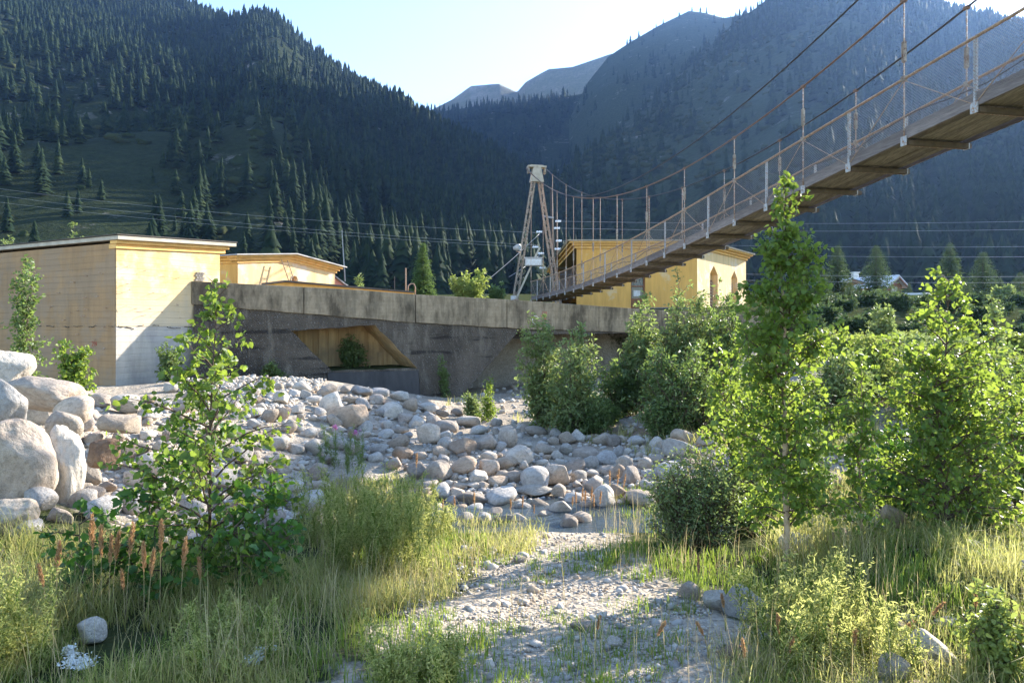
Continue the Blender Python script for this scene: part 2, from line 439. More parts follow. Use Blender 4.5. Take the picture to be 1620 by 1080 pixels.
t = Nt('wet_slab'); c = t.coord((1.5, 1.5, 0.2)); n1 = t.noise(c, 2, 6, 0.7)
t.done(t.pbsdf(t.ramp(n1, (0.3, (0.028, 0.025, 0.024)), (0.7, (0.07, 0.062, 0.056))), 0.6, 0.3, t.bump(t.noise(t.coord(), 6, 6), 0.5, 0.02)))
t = Nt('brown_formwork'); n1 = t.noise(t.coord((4, 4, 0.15)), 1.6, 5, 0.7); n2 = t.noise(t.coord(), 2, 6)
t.done(t.pbsdf(t.mix(t.ramp(n2, (0.4, 0), (0.7, 0.7)), t.ramp(n1, (0.3, (0.36, 0.21, 0.09)), (0.7, (0.72, 0.52, 0.28))), (0.32, 0.24, 0.15)), 0.85, 0.2, t.bump(n1, 0.6, 0.02)))

simple('roof_sheet', (0.30, 0.29, 0.28), 0.55, 0.2, 3, 0.4)
simple('roof_edge', (0.42, 0.37, 0.29), 0.85, 0.2, 4, bump=0.3)
simple('felt_dark', (0.09, 0.075, 0.06), 0.9, 0.3, 5)
simple('rust_metal', (0.30, 0.17, 0.10), 0.75, 0.4, 14, 0.4, 0.3, 0.0, (0.50, 0.47, 0.42))
simple('rail_orange', (0.40, 0.27, 0.17), 0.7, 0.35, 18, 0.3, 0.3, 0.0, (0.20, 0.12, 0.08))
simple('tower_paint', (0.32, 0.27, 0.21), 0.7, 0.3, 5, 0.3, 0.3, 0.0, (0.16, 0.085, 0.05))
simple('grey_paint', (0.42, 0.43, 0.43), 0.55, 0.15, 12, 0.4, 0.2, 0.0, (0.33, 0.20, 0.13))
simple('white_metal', (0.62, 0.63, 0.62), 0.5, 0.12, 8, 0.4, 0.1, 0.0, (0.5, 0.42, 0.34))
simple('cable_steel', (0.05, 0.045, 0.042), 0.6, 0.3, 30, 0.4)
simple('cable_rusty', (0.20, 0.12, 0.075), 0.7, 0.3, 30, 0.3)
simple('wire_grey', (0.26, 0.26, 0.26), 0.5, 0.1, 3, 0.4)
simple('insulator', (0.75, 0.76, 0.78), 0.25, 0.05, 8, 0.6)
simple('pole_wood', (0.055, 0.045, 0.04), 0.9, 0.3, 8)
simple('door_brown', (0.22, 0.10, 0.05), 0.7, 0.3, 8)
simple('dark_glass', (0.025, 0.03, 0.032), 0.15, 0.2, 4, 0.6)
simple('chalet_wood', (0.24, 0.10, 0.06), 0.8, 0.25, 5)
simple('chalet_roof', (0.55, 0.56, 0.60), 0.5, 0.1, 3)
simple('red_mark', (0.45, 0.07, 0.05), 0.8, 0.2, 30)
simple('white_mark', (0.62, 0.58, 0.50), 0.8, 0.2, 30)
simple('mortar_grey', (0.20, 0.18, 0.16), 0.95, 0.4, 8, bump=0.8)
t = Nt('deck_wood'); oi = t.n('ObjectInfo'); gr = t.noise(t.coord((9, 0.7, 9)), 3.5, 6, 0.7)
t.done(t.pbsdf(t.mix(1.0, t.ramp(gr, (0.3, (0.12, 0.103, 0.082)), (0.5, (0.25, 0.22, 0.18)), (0.72, (0.40, 0.36, 0.30))), t.ramp(oi.outputs['Random'], (0, (0.6, 0.58, 0.55)), (1, (1.1, 1.08, 1.0))), 'MULTIPLY'), 0.85, 0.2, t.bump(gr, 0.6, 0.01)))
t = Nt('edge_wood'); oi = t.n('ObjectInfo'); gr = t.noise(t.coord((5, 0.6, 12)), 3.0, 6, 0.7)
t.done(t.pbsdf(t.mix(1.0, t.ramp(gr, (0.3, (0.13, 0.105, 0.095)), (0.7, (0.30, 0.255, 0.23))), t.ramp(oi.outputs['Random'], (0, 0.75), (1, 1.1)), 'MULTIPLY'), 0.85, 0.25, t.bump(gr, 0.5, 0.01)))
simple('beam_wood', (0.10, 0.075, 0.05), 0.85, 0.35, 9, bump=0.3)

# chain-link: diamond wires, the gaps are open
t = Nt('wire_net'); uv = t.n('UVMap')
s_ = t.n('SeparateXYZ'); t.l(uv.outputs[0], s_.inputs[0])
def tri(expr): return t.math('ABSOLUTE', t.math('SUBTRACT', t.math('FRACT', expr), 0.5))
P_ = 1 / 0.052
a_ = tri(t.math('MULTIPLY', t.math('ADD', s_.outputs[0], s_.outputs[1]), P_)); b_ = tri(t.math('MULTIPLY', t.math('SUBTRACT', s_.outputs[0], s_.outputs[1]), P_))
wire = t.math('GREATER_THAN', t.math('MAXIMUM', a_, b_), 0.5 - 0.062)
mx = t.n('MixShader'); t.l(wire, mx.inputs[0]); tp = t.n('BsdfTransparent'); t.l(tp.outputs[0], mx.inputs[1])
t.l(t.pbsdf((0.20, 0.17, 0.15), 0.6, 0.4), mx.inputs[2]); t.done(mx.outputs[0])

t = Nt('stream_water')
w_ = t.n('BsdfPrincipled'); w_.inputs['Base Color'].default_value = (0.10, 0.13, 0.14, 1); w_.inputs['Roughness'].default_value = 0.06
w_.inputs['IOR'].default_value = 1.33; w_.inputs['Transmission Weight'].default_value = 0.55
t.l(t.bump(t.noise(t.coord((3, 6, 1)), 3, 4, 0.6), 0.5, 0.03), w_.inputs['Normal']); t.done(w_.outputs[0])
M = MATS

# ------------------------------------------------------------------ ground
WP0 = np.array([-9.37, 20.1]); WD = np.array([0.906, 0.4226]); WN = np.array([-0.4226, 0.906])   # wall foot line, along, backwards

def gz(X, D):
    X = np.asarray(X, dtype=float); D = np.asarray(D, dtype=float)
    base = np.interp(D, [-30, 3, 5.5, 7.3, 8.5, 9.6, 10.8, 14, 20, 26, 40], [1.7, 1.42, 1.12, 0.80, 0.42, 0.36, 0.52, 0.62, 0.62, 0.66, 0.7])
    L = ss(-1.6, -5.5, X)
    base = base + L * (0.75 * ss(6.5, 9.5, D) * (1 - ss(17, 21, D) * 0.5) + 0.10)
    base = base + 0.85 * np.exp(-(((X + 7.6) / 2.0) ** 2 + ((D - 9.6) / 1.7) ** 2))
    base = base + 0.42 * np.exp(-(((X + 4.9) / 1.3) ** 2 + ((D - 6.4) / 1.2) ** 2))
    base = base + 0.35 * np.exp(-(((X + 7.4) / 2.2) ** 2 + ((D - 19.2) / 1.8) ** 2))
    base = base + 0.25 * np.exp(-(((X + 3.6) / 2.0) ** 2 + ((D - 18.0) / 2.6) ** 2))
    base = base + 0.22 * np.exp(-(((X + 1.0) / 1.6) ** 2 + ((D - 12.6) / 1.6) ** 2))
    R = ss(1.2, 4.0, X)
    base = base + R * 0.3 * ss(9.6, 13, D) + ss(4.5, 10, X) * (0.5 * ss(6, 12, D) + 0.7 * ss(14, 26, D))
    base = base + 0.22 * ss(1.4, 2.6, X) * ss(3.0, 4.2, D) * (1 - ss(5.6, 7.0, D))
    s = (X - WP0[0]) * WN[0] + (D - WP0[1]) * WN[1]
    t_ = (X - WP0[0]) * WD[0] + (D - WP0[1]) * WD[1]
    se = s - np.maximum(0, -1.0 - t_) * 0.9
    k = ss(17.5, 24, t_)
    b = ss(0, 1, (se - (2.42 - 3.0 * k)) / (0.5 + 9.0 * k))
    upper = 3.72 + np.clip(D - 40, 0, 260) * 0.055 + np.clip(D - 300, 0, 6000) * 0.02 - ss(1, 6, X) * 0.3 * (1 - ss(30, 40, D))
    z = base * (1 - b) + upper * b
    near = 1 - ss(30, 60, D)
    return z + 0.045 * nz(X, D, 3, 3, 1.6) * near + (1 - near) * nz(X, D, 5, 3, 0.05) * 0.8

TX, TD_ = np.arange(-18, 18.01, .06), np.arange(1.4, 62.01, .06)
TZ = gz(*np.meshgrid(TX, TD_))
def gzl(X, D):
    u = np.clip((X + 18) / .06, 0, len(TX) - 1.001); v = np.clip((D - 1.4) / .06, 0, len(TD_) - 1.001)
    i, j = u.astype(int), v.astype(int); u, v = u - i, v - j
    return (TZ[j, i] * (1 - u) + TZ[j, i + 1] * u) * (1 - v) + (TZ[j + 1, i] * (1 - u) + TZ[j + 1, i + 1] * u) * v
HD = np.geomspace(1.6, 60, 420)
def hit(px, py):
    """where the view ray through a photo pixel meets the ground: X, D, z arrays"""
    px = np.atleast_1d(np.asarray(px, float)); py = np.atleast_1d(np.asarray(py, float))
    Dh = np.zeros(len(px))
    for c0 in range(0, len(px), 2000):
        a = ((px[c0:c0 + 2000] - CX) / F)[:, None]; k = ((HY - py[c0:c0 + 2000]) / F)[:, None]
        below = EYE + k * HD <= gzl(a * HD, HD + 0 * a)
        below[:, -1] = True
        Dh[c0:c0 + 2000] = HD[below.argmax(1)]
    X = (px - CX) / F * Dh
    return X, Dh, gz(X, Dh)

def bareness(X, D):
    path = np.exp(-((X - (0.85 - 0.06 * (D - 3) + 0.25 * np.sin(D * 0.9) - 0.45 * ss(5.2, 3.4, D))) / (0.55 + 0.26 * np.maximum(0, 6 - D))) ** 2) * (1 - ss(8.5, 10, D))
    bed = ss(8.2, 9.4, D) * (1 - ss(27, 34, D)) * (1 - 0.35 * ss(3, 6, X))
    left = ss(-2.2, -3.6, X) * ss(5.5, 7.2, D)
    return np.clip(np.maximum(np.maximum(path * 1.15, bed), left), 0, 1) * (1 - ss(30, 40, D))

def axis(lo, a, b, hi, step, grow=1.16):
    c = list(np.arange(a, b, step)); v, st = b, step
    while v < hi: c.append(v); st *= grow; v += st
    c.append(hi); v, st = a, step; left = []
    while v > lo: st *= grow; v -= st; left.append(v)
    return np.array(left[::-1] + c)
gx = axis(-2600, -12.5, 10.5, 2600, 0.115); gy = axis(-400, 1.5, 27, 5200, 0.115)
GX, GY = np.meshgrid(gx, gy); GZ = gz(GX, GY)
fine = (1 - ss(25, 34, GY)) * bareness(GX, GY)
GZ = GZ + fine * 0.018 * nz(GX, GY, 8, 3, 9.0)
ii = np.arange(GX.size).reshape(GX.shape)
gf = np.stack([ii[:-1, :-1], ii[:-1, 1:], ii[1:, 1:], ii[1:, :-1]], -1).reshape(-1, 4)
gme = mesh_np('ground', np.stack([GX, GY, GZ], -1).reshape(-1, 3), gf, True)
att = gme.attributes.new('bare', 'FLOAT', 'POINT'); att.data.foreach_set('value', bareness(GX, GY).ravel().astype(np.float32))
att = gme.attributes.new('earth', 'FLOAT', 'POINT')
ev_ = np.clip(1.5 * np.exp(-(((GX - 2.3) / 1.1) ** 2 + ((GY - 14.2) / 1.3) ** 2)) + .8 * np.exp(-(((GX + 7.6) / 1.5) ** 2 + ((GY - 19.2) / 1.2) ** 2)) - .15, 0, 1)
att.data.foreach_set('value', ev_.ravel().astype(np.float32))
tag(link('ground', gme, M['ground_soil']), 'stony river bank and valley floor below the concrete wall', kind='structure')

# stream: a shallow sheet in the trough
sx = np.linspace(-4.0, 6.5, 60); sy = np.linspace(8.3, 10.3, 16)
SX, SY = np.meshgrid(sx, sy); si = np.arange(SX.size).reshape(SX.shape)
sf = np.stack([si[:-1, :-1], si[:-1, 1:], si[1:, 1:], si[1:, :-1]], -1).reshape(-1, 4)
tag(link('stream', mesh_np('stream', np.stack([SX, SY, 0.455 + 0.006 * nz(SX, SY, 4, 2, 5)], -1).reshape(-1, 3), sf, True), M['stream_water']), 'shallow stream between the boulders', kind='structure')

# ------------------------------------------------------------------ mountains: (px, py of ridge, depth of ridge, depth of foot)
class Mount:
    def __init__(s, name, pts, mat, label, amp, seed, zfoot=6.0, prof=1.15, ns=70, lower=0.0):
        p = np.array(pts, float); s.p, s.amp, s.seed, s.zf, s.prof, s.lower = p, amp, seed, zfoot, prof, lower
        cols = np.linspace(p[0, 0], p[-1, 0], 260); sv = np.concatenate([np.linspace(0, 1, ns), np.linspace(1.02, 1.7, 12)])
        C, S = np.meshgrid(cols, sv)
        V = s.at(C, S)
        i = np.arange(C.size).reshape(C.shape)
        f = np.stack([i[:-1, :-1], i[:-1, 1:], i[1:, 1:], i[1:, :-1]], -1).reshape(-1, 4)
        tag(link(name, mesh_np(name, V.reshape(-1, 3), f, True), mat), label, kind='structure')
    def at(s, c, q):
        p = s.p
        ry = np.interp(c, p[:, 0], p[:, 1]) + s.lower; Dr = np.interp(c, p[:, 0], p[:, 2]); Df = np.interp(c, p[:, 0], p[:, 3])
        zr = EYE + (HY - ry) / F * Dr
        D = Df + (Dr - Df) * q
        qq = np.minimum(q, 1)
        z = s.zf + (zr - s.zf) * (0.35 * qq + 0.65 * qq ** s.prof) - (zr - s.zf) * 0.9 * np.maximum(q - 1, 0)
        X = (c - CX) / F * D
        w = np.sin(np.pi * np.clip(q, 0, 1)) ** 0.8 * 0.9 + 0.06
        z = z + s.amp * w * (nz(X, D, s.seed, 4, 0.011) + 0.6 * nz(X, D * 0.35, s.seed + 1, 3, 0.018))
        return np.stack([X, D, z], -1)

m_left = Mount('mountain_left', [(-1500, 40, 1500, 210), (-700, -60, 1450, 190), (-200, -110, 1420, 180), (0, -100, 1400, 180), (150, -55, 1350, 180), (300, 4, 1300, 180), (345, 24, 1240, 180),
    (368, 30, 1150, 180), (400, 20, 1060, 180), (440, 28, 1050, 180), (480, 68, 1050, 180), (540, 112, 1040, 185), (600, 147, 1020, 185), (680, 192, 980, 190), (760, 232, 930, 195),
    (830, 270, 880, 200), (900, 312, 800, 210), (980, 372, 690, 230), (1060, 440, 560, 250), (1120, 500, 460, 260)], M['slope_turf'], 'forested mountain slope on the left of the valley', 26, 11, 7, 1.25, lower=4)
m_mid = Mount('mountain_middle', [(440, 190, 1700, 700), (560, 168, 1720, 700), (640, 168, 1750, 700), (700, 170, 1760, 700), (760, 162, 1750, 700), (830, 156, 1720, 690), (880, 150, 1700, 680), (960, 136, 1650, 660), (1010, 112, 1600, 650), (1100, 80, 1560, 640), (1250, 60, 1500, 640)],
    M['slope_turf'], 'dark wooded ridge across the valley head', 30, 23, 25, 1.1, lower=6)
m_far = Mount('mountain_far', [(520, 230, 2700, 1700), (650, 190, 2700, 1700), (715, 158, 2700, 1700), (745, 136, 2650, 1700), (790, 133, 2600, 1700), (818, 146, 2600, 1700), (832, 130, 2550, 1700), (868, 110, 2500, 1700), (905, 106, 2450, 1700), (965, 86, 2400, 1700), (1040, 70, 2400, 1700), (1150, 60, 2400, 1700)],
    M['far_rock'], 'bare rocky peaks at the end of the valley', 26, 31, 120, 1.2)
m_peak = Mount('mountain_peak', [(900, 190, 1500, 620), (930, 130, 1600, 620), (962, 90, 1650, 620), (1000, 66, 1680, 620), (1040, 42, 1680, 620), (1090, 17, 1660, 620), (1115, 20, 1640, 620), (1145, 28, 1620, 620), (1200, 20, 1600, 620), (1300, 30, 1600, 620)],
    M['slope_grass'], 'hazy grassy peak behind the right slope', 30, 41, 30, 1.1)
m_right = Mount('mountain_right', [(830, 330, 520, 300), (880, 285, 640, 290), (930, 236, 800, 280), (985, 190, 960, 270), (1040, 146, 1090, 260), (1085, 104, 1160, 250), (1130, 62, 1200, 240), (1165, 28, 1210, 235), (1200, 6, 1200, 230), (1250, -34, 1180, 220), (1330, -60, 1120, 210), (1400, -40, 1060, 200),
    (1460, -4, 1000, 190), (1500, 16, 960, 190), (1560, 30, 930, 180), (1620, 46, 900, 180), (1720, 40, 860, 170), (1880, -30, 820, 160), (2097, -105, 800, 150), (2300, -110, 800, 150), (2700, -40, 800, 150), (3600, 60, 800, 150)], M['slope_grass'], 'steep mountain slope on the right of the valley', 24, 53, 8, 1.2, lower=4)  # unseen ridge end right of view is raised to cast shade on this slope

# ------------------------------------------------------------------ spruces
def spruce_template(seed, tiers, sides, w=0.17, sub=1):
    """unit-height jagged spruce: tiers of drooping pointed branches"""
    r = np.random.RandomState(seed); V, Fc = [], []
    for i in range(tiers):
        f = i / tiers
        zb = 0.06 + 0.90 * f; rad = w * (1 - f) ** 0.85 * r.uniform(0.85, 1.15) + 0.008
        zt = min(1.0, zb + 1.9 * 0.94 / tiers + 0.03); a0 = r.uniform(0, 6.28)
        n = max(4, int(sides * (0.6 + 0.4 * (1 - f))))
        top = len(V); V.append((0, 0, zt)); m = 2 * n
        for k in range(m):
            a = a0 + 6.283 * k / m + r.uniform(-.5, .5) / m
            rr = rad * (r.uniform(0.75, 1.25) if k % 2 == 0 else r.uniform(.45, .65)); dz = -r.uniform(0.0, 0.035) if k % 2 == 0 else .02
            V.append((rr * math.cos(a), rr * math.sin(a), zb + dz))
        for k in range(m): Fc.append((top, top + 1 + k, top + 1 + (k + 1) % m))
    return np.array(V), np.array(Fc)
far_tpl = [spruce_template(s, 6, 5, 0.16) for s in range(4)]
mid_tpl = [spruce_template(20 + s, 10, 7, 0.18) for s in range(4)]
near_tpl = [spruce_template(40 + s, 17, 10, 0.19) for s in range(4)]

def scatter_on(mt, n, seed, mask, cmin=-160, cmax=1780):
    r = np.random.RandomState(seed)
    c = r.uniform(max(cmin, mt.p[0, 0]), min(cmax, mt.p[-1, 0]), n * 6)
    Dr = np.interp(c, mt.p[:, 0], mt.p[:, 2]); Df = np.interp(c, mt.p[:, 0], mt.p[:, 3])
    u = r.uniform(0, 1, n * 6)
    D = np.sqrt(Df ** 2 + u * ((Dr * 1.03) ** 2 - Df ** 2)); q = (D - Df) / (Dr - Df)
    keep = r.uniform(0, 1, n * 6) < mask(c, q, np.sin(0))
    P = mt.at(c, q)
    py = HY - (P[..., 2] - EYE) / P[..., 1] * F
    keep &= py > -70
    P, c, q = P[keep][:n], c[keep][:n], q[keep][:n]
    return P

def clump(P_or_c, q, seed, f=3.0): return nz(P_or_c * 0.02, q * 8, seed, 3, f * 0.35)
def mask_left(c, q, _):
    py_like = q
    dense = ss(0.26, 0.42, q + 0.12 * nz(c * 0.01, q * 4, 3, 2, 1.2)) + ss(420, 560, c + 90 * nz(c * 0.01, q * 5, 9, 2, 1.0))
    sparse = 0.22 + 0.60 * (clump(c, q, 5) > 0.25)
    gap = 1 - 0.8 * (nz(c * 0.02, q * 9, 17, 3, 0.9) > 0.52)
    return np.clip(np.maximum(dense, sparse * 0.6), 0, 1) * gap
def mask_mid(c, q, _): return 0.95 - 0.75 * (nz(c * 0.03, q * 9, 27, 2, 0.8) > 0.6)
def mask_right(c, q, _):
    low = ss(1180, 1330, c + 60 * nz(q * 6, c * 0.01, 2, 2, 1)) * (1 - ss(0.42, 0.62, q - ss(1350, 1500, c) * 0.8))
    top = ss(1130, 1250, c) * ss(0.5, 0.7, q) * (0.30 + 0.5 * (clump(c, q, 8) > 0.0))
    return np.clip(np.maximum(np.maximum(low, top), 0.06 + 0.45 * (clump(c, q, 14) > 0.30)), 0, 1)
def mask_peak(c, q, _): return 0.05 + 0.2 * (clump(c, q, 19) > 0.3) * (q < 0.75)

SP = []
for mt, n, sd, mk, tag_ in ((m_left, 12500, 1, mask_left, 0), (m_mid, 4200, 2, mask_mid, 1), (m_right, 7500, 3, mask_right, 2), (m_peak, 600, 4, mask_peak, 3)):
    P = scatter_on(mt, n, sd, mk)
    SP.append(np.concatenate([P, np.full((len(P), 1), tag_)], 1))
SP = np.concatenate(SP)
rs = np.random.RandomState(77)
hgt = rs.uniform(9, 25, len(SP)) * np.where(SP[:, 3] == 1, 1.25, 1.0) * np.where(rs.uniform(0, 1, len(SP)) < 0.15, 0.6, 1)
sz = hgt / SP[:, 1]
pxs = CX + SP[:, 0] / SP[:, 1] * F; pys = HY - (SP[:, 2] - EYE) / SP[:, 1] * F
inview = (pxs > 0) & (pxs < 1620) & (pys < 440)
order = np.argsort(-(sz * inview)); pick = order[:290]; rest = np.setdiff1d(np.arange(len(SP)), pick)
sp_me = []
for v, f in near_tpl:
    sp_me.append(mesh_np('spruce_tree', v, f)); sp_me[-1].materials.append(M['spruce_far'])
def spl(side, x):
    if side == 0:
        w = 'above the flat roof of the ochre building' if x < 360 else ('above the gabled yellow building' if x < 600 else 'behind the wires left of the tower')
        return 'dark spruce on the left mountain slope ' + w, 'left slope spruces ' + w
    if side == 2:
        w = 'left of the bridge hangers' if x < 1100 else ('behind the middle of the bridge' if x < 1350 else 'under the near end of the bridge')
        return 'dark spruce on the right mountain slope ' + w, 'right slope spruces ' + w
    return ('spruce on the ridge across the valley head', 'spruces on the middle ridge') if side == 1 else ('small spruce on the hazy grassy peak', 'spruces on the hazy peak')
for k in pick:
    o = link('spruce_tree', sp_me[k % 4], None, None, (SP[k, 0], SP[k, 1], SP[k, 2] - hgt[k] * 0.05))
    o.scale = (hgt[k] * rs.uniform(0.9, 1.3), hgt[k] * rs.uniform(0.9, 1.3), hgt[k]); o.rotation_euler = (0, 0, rs.uniform(0, 6.28))
    lab_ = spl(int(SP[k, 3]), pxs[k]); tag(o, lab_[0], 'tree', lab_[1])
def trees_mesh(name):
    Vs, Fs, n0 = [], [], 0
    nearer = rest[SP[rest, 1] < 700]; farther = rest[SP[rest, 1] >= 700]
    for ids, tpls in ((nearer, mid_tpl), (farther, far_tpl)):
        for ti, (tv, tf) in enumerate(tpls):
            sel = ids[ti::len(tpls)]
            a = rs.uniform(0, 6.28, len(sel)); w = rs.uniform(0.8, 1.6, len(sel)); h = hgt[sel]
            x = (tv[None, :, 0] * np.cos(a)[:, None] - tv[None, :, 1] * np.sin(a)[:, None]) * (h * w)[:, None]
            y = (tv[None, :, 0] * np.sin(a)[:, None] + tv[None, :, 1] * np.cos(a)[:, None]) * (h * w)[:, None]
            V = np.stack([x, y, tv[None, :, 2] * h[:, None]], -1) + SP[sel][:, None, :3] - np.array([0, 0, 0.8])
            Vs.append(V.reshape(-1, 3)); Fs.append((tf[None] + (np.arange(len(sel)) * len(tv))[:, None, None] + n0).reshape(-1, 3)); n0 += V.shape[0] * V.shape[1]
    return mesh_np(name, np.concatenate(Vs), np.concatenate(Fs))
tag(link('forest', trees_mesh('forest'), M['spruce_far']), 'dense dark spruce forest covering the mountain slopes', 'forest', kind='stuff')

# rounded juniper and rose scrub on the open slopes
def scrub():
    Pl = scatter_on(m_left, 1500, 61, lambda c, q, _: 0.25 + 0.75 * (nz(c * 0.03, q * 14, 71, 3, 0.8) > 0.1)); Pl = Pl[Pl[:, 1] < 750]
    Pr = scatter_on(m_right, 1300, 62, lambda c, q, _: (c < 1330) * (0.25 + 0.75 * (nz(c * 0.03, q * 14, 72, 3, 0.8) > 0.1)))
    P = np.concatenate([Pl, Pr]); n = len(P)
    bm = bmesh.new(); bmesh.ops.create_icosphere(bm, subdivisions=2, radius=1.0)
    tv = np.array([v.co[:] for v in bm.verts]); tf = np.array([[v.index for v in f.verts] for f in bm.faces]); bm.free()
    s = rs.uniform(1.2, 4.2, n)
    V = tv[None] * (1 + .28 * rs.normal(size=(n, len(tv), 1)).clip(-1.4, 1.4)) * np.stack([s * rs.uniform(.8, 1.5, n), s * rs.uniform(.8, 1.5, n), s * .7], 1)[:, None] + P[:, None, :3] + np.array([0, 0, .3])
    return mesh_np('scrub', V.reshape(-1, 3), (tf[None] + (np.arange(n) * len(tv))[:, None, None]).reshape(-1, 3))
tag(link('scrub', scrub(), M['scrub_leaf']), 'dark rounded scrub dotted over the open mountain slopes', 'scrub', kind='stuff')

# ------------------------------------------------------------------ ochre concrete block building on the left
def V3(x, y, z): return Vector((x, y, z))
BC = V3(-10.45, 18.0, 0); BR = V3(0.45, 0.893, 0).normalized(); BL = V3(-0.893, 0.45, 0).normalized()
BNR = V3(BR.y, -BR.x, 0); BNL = V3(-BL.y, BL.x, 0)          # outward normals of right and left faces
if BNL.y > 0: BNL = -BNL
ztop = EYE + 2.06; zj = EYE + 0.02
blk = thing('concrete_building', 'ochre board-marked concrete block building with flat roof, abutting the long dark wall', 'building', BC + V3(0, 0, 0.6))
LR, LL = 3.3, 9.5
up = V3(0, 0, 1)
def bw(a, d, n, L, z0, z1, slope=0.0, th=0.35):
    return MB().hexa([a + up * z0, a + d * L + up * z0, a + d * L - n * th + up * z0, a - n * th + up * z0,
                      a + up * z1, a + d * L + up * (z1 + slope * L), a + d * L - n * th + up * (z1 + slope * L), a - n * th + up * z1])
e = 0.012
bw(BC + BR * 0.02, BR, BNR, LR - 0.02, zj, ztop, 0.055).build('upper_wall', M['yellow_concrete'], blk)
o = bw(BC - BNR * e + BR * 0.02, BR, BNR, LR - 0.02, 0.0, zj - 0.004).build('lower_wall', M['white_concrete'], blk); o['label'] = 'pale bare concrete lower lift of the right face'
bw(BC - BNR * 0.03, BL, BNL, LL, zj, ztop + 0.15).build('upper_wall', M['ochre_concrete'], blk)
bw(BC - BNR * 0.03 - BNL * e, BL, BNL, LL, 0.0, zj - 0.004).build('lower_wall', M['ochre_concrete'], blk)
# back walls so the block is closed
Bk = BC + BR * LR; bw(Bk + BL * 0.37, BL, BR, LL - 0.37, 0.2, ztop + 0.05).build('upper_wall', M['ochre_concrete'], blk)
bw(BC + BL * LL, BR, BL, LR, 0.2, ztop + 0.05).build('upper_wall', M['ochre_concrete'], blk)
sl = 0.055
def slab(o0, dr, dl, z, h, name, mat):
    a = o0
    p = [a, a + BR * dr, a + BR * dr + BL * dl, a + BL * dl]
    zz = [z, z + sl * dr, z + sl * dr, z]
    MB().hexa([q + up * w for q, w in zip(p, zz)] + [q + up * (w + h) for q, w in zip(p, zz)]).build(name, mat, blk, bevel=0.012)
slab(BC + BNR * 0.05 - BR * 0.03 , LR + 0.20, 0.30, ztop + 0.005, 0.12, 'cornice', M['cornice_paint'])
slab(BC + BNR * 0.13 - BR * 0.05 , LR + 0.30, 0.30, ztop + 0.128, 0.09, 'cornice', M['cornice_paint'])
slab(BC + BNR * 0.24 + BNL * 0.10, LR + 0.52, LL + 0.3, ztop + 0.222, 0.11, 'roof_slab', M['roof_edge'])
slab(BC + BNR * 0.27 + BNL * 0.14, LR + 0.58, LL + 0.35, ztop + 0.335, 0.03, 'roof_felt', M['felt_dark'])
# broken patch of bare brickwork above the wall
for i in range(4):
    for j in range(3):
        a = BC + BR * (2.42 + 0.095 * j + (0.04 if i % 2 else 0)) + BNR * 0.004 + up * (EYE + 1.36 + i * 0.068)
        MB().obox(a, BR * 0.085, BNR * 0.02, up * 0.055).build('brick', M['mortar_grey'], blk)
# steel pins left in the concrete
rp = random.Random(4)
pins_r = [(0.32, 1.62), (0.85, 1.55), (1.35, 1.42), (1.75, 1.38), (0.35, 0.98), (1.05, 0.94), (1.55, 0.92), (0.25, 0.55), (0.5, 0.48), (0.95, 0.50), (1.25, 0.42), (0.7, 0.30), (1.8, 0.62), (0.3, 1.15), (1.9, 0.25)]
for a, b in pins_r:
    p = BC + BR * a + up * (EYE + b)
    MB().tube([p - BNR * 0.02, p + BNR * 0.10, p + BNR * 0.13 + up * rp.uniform(-.06, .06) + BR * rp.uniform(-.12, .12)], 0.006, 5).build('steel_pin', M['rust_metal'], blk)
pins_l = [(0.55, 1.42), (1.2, 1.38), (1.75, 1.22), (0.7, 0.82), (1.25, 0.80), (1.65, 0.45), (1.15, 0.47), (0.35, 0.50), (2.0, 0.40), (2.45, 0.95), (1.3, 0.30), (0.45, 0.0), (0.9, -0.35), (0.5, -0.6), (2.2, 0.2), (2.9, 0.55), (1.6, -0.2), (0.75, -0.85)]
for a, b in pins_l:
    p = BC + BL * a + up * (EYE + b)
    MB().tube([p - BNL * 0.02, p + BNL * 0.03, p + BNL * 0.05 + BL * rp.choice((-1, 1)) * rp.uniform(.08, .16) + up * rp.uniform(-.03, .05)], 0.007, 5).build('steel_pin', M['rust_metal'], blk)
# the cracked cold joint between the two lifts
rc = random.Random(12)
for dvec, nvec, L_ in ((BR, BNR, 2.4), (BL, BNL, 6.0)):
    for k in range(5 if L_ < 3 else 9):
        t0c = L_ * k / (5 if L_ < 3 else 9) + rc.uniform(0, .15); n_ = rc.randint(5, 9); z_ = zj
        pts = []
        for m_ in range(n_):
            z_ += rc.uniform(-.022, .022); pts.append(BC + dvec * (t0c + m_ * .05 * rc.uniform(.8, 1.2)) + nvec * .002 + up * z_)
        MB().tube(pts, [rc.uniform(.004, .016) for _ in pts], 5).build('crack', M['felt_dark'], blk)
# faint red paint mark "2N" on the left face
for st in ([(0, .10), (.03, .13), (.07, .11), (.06, .07), (0, 0), (.08, 0)], [(.13, 0), (.13, .13), (.20, 0.02), (.20, .13)]):
    pts = [BC + BL * (1.02 - x) + BNL * 0.002 + up * (EYE - 0.52 + y) for x, y in st]
    MB().tube(pts, 0.006, 4).build('red_mark', M['red_mark'], blk)

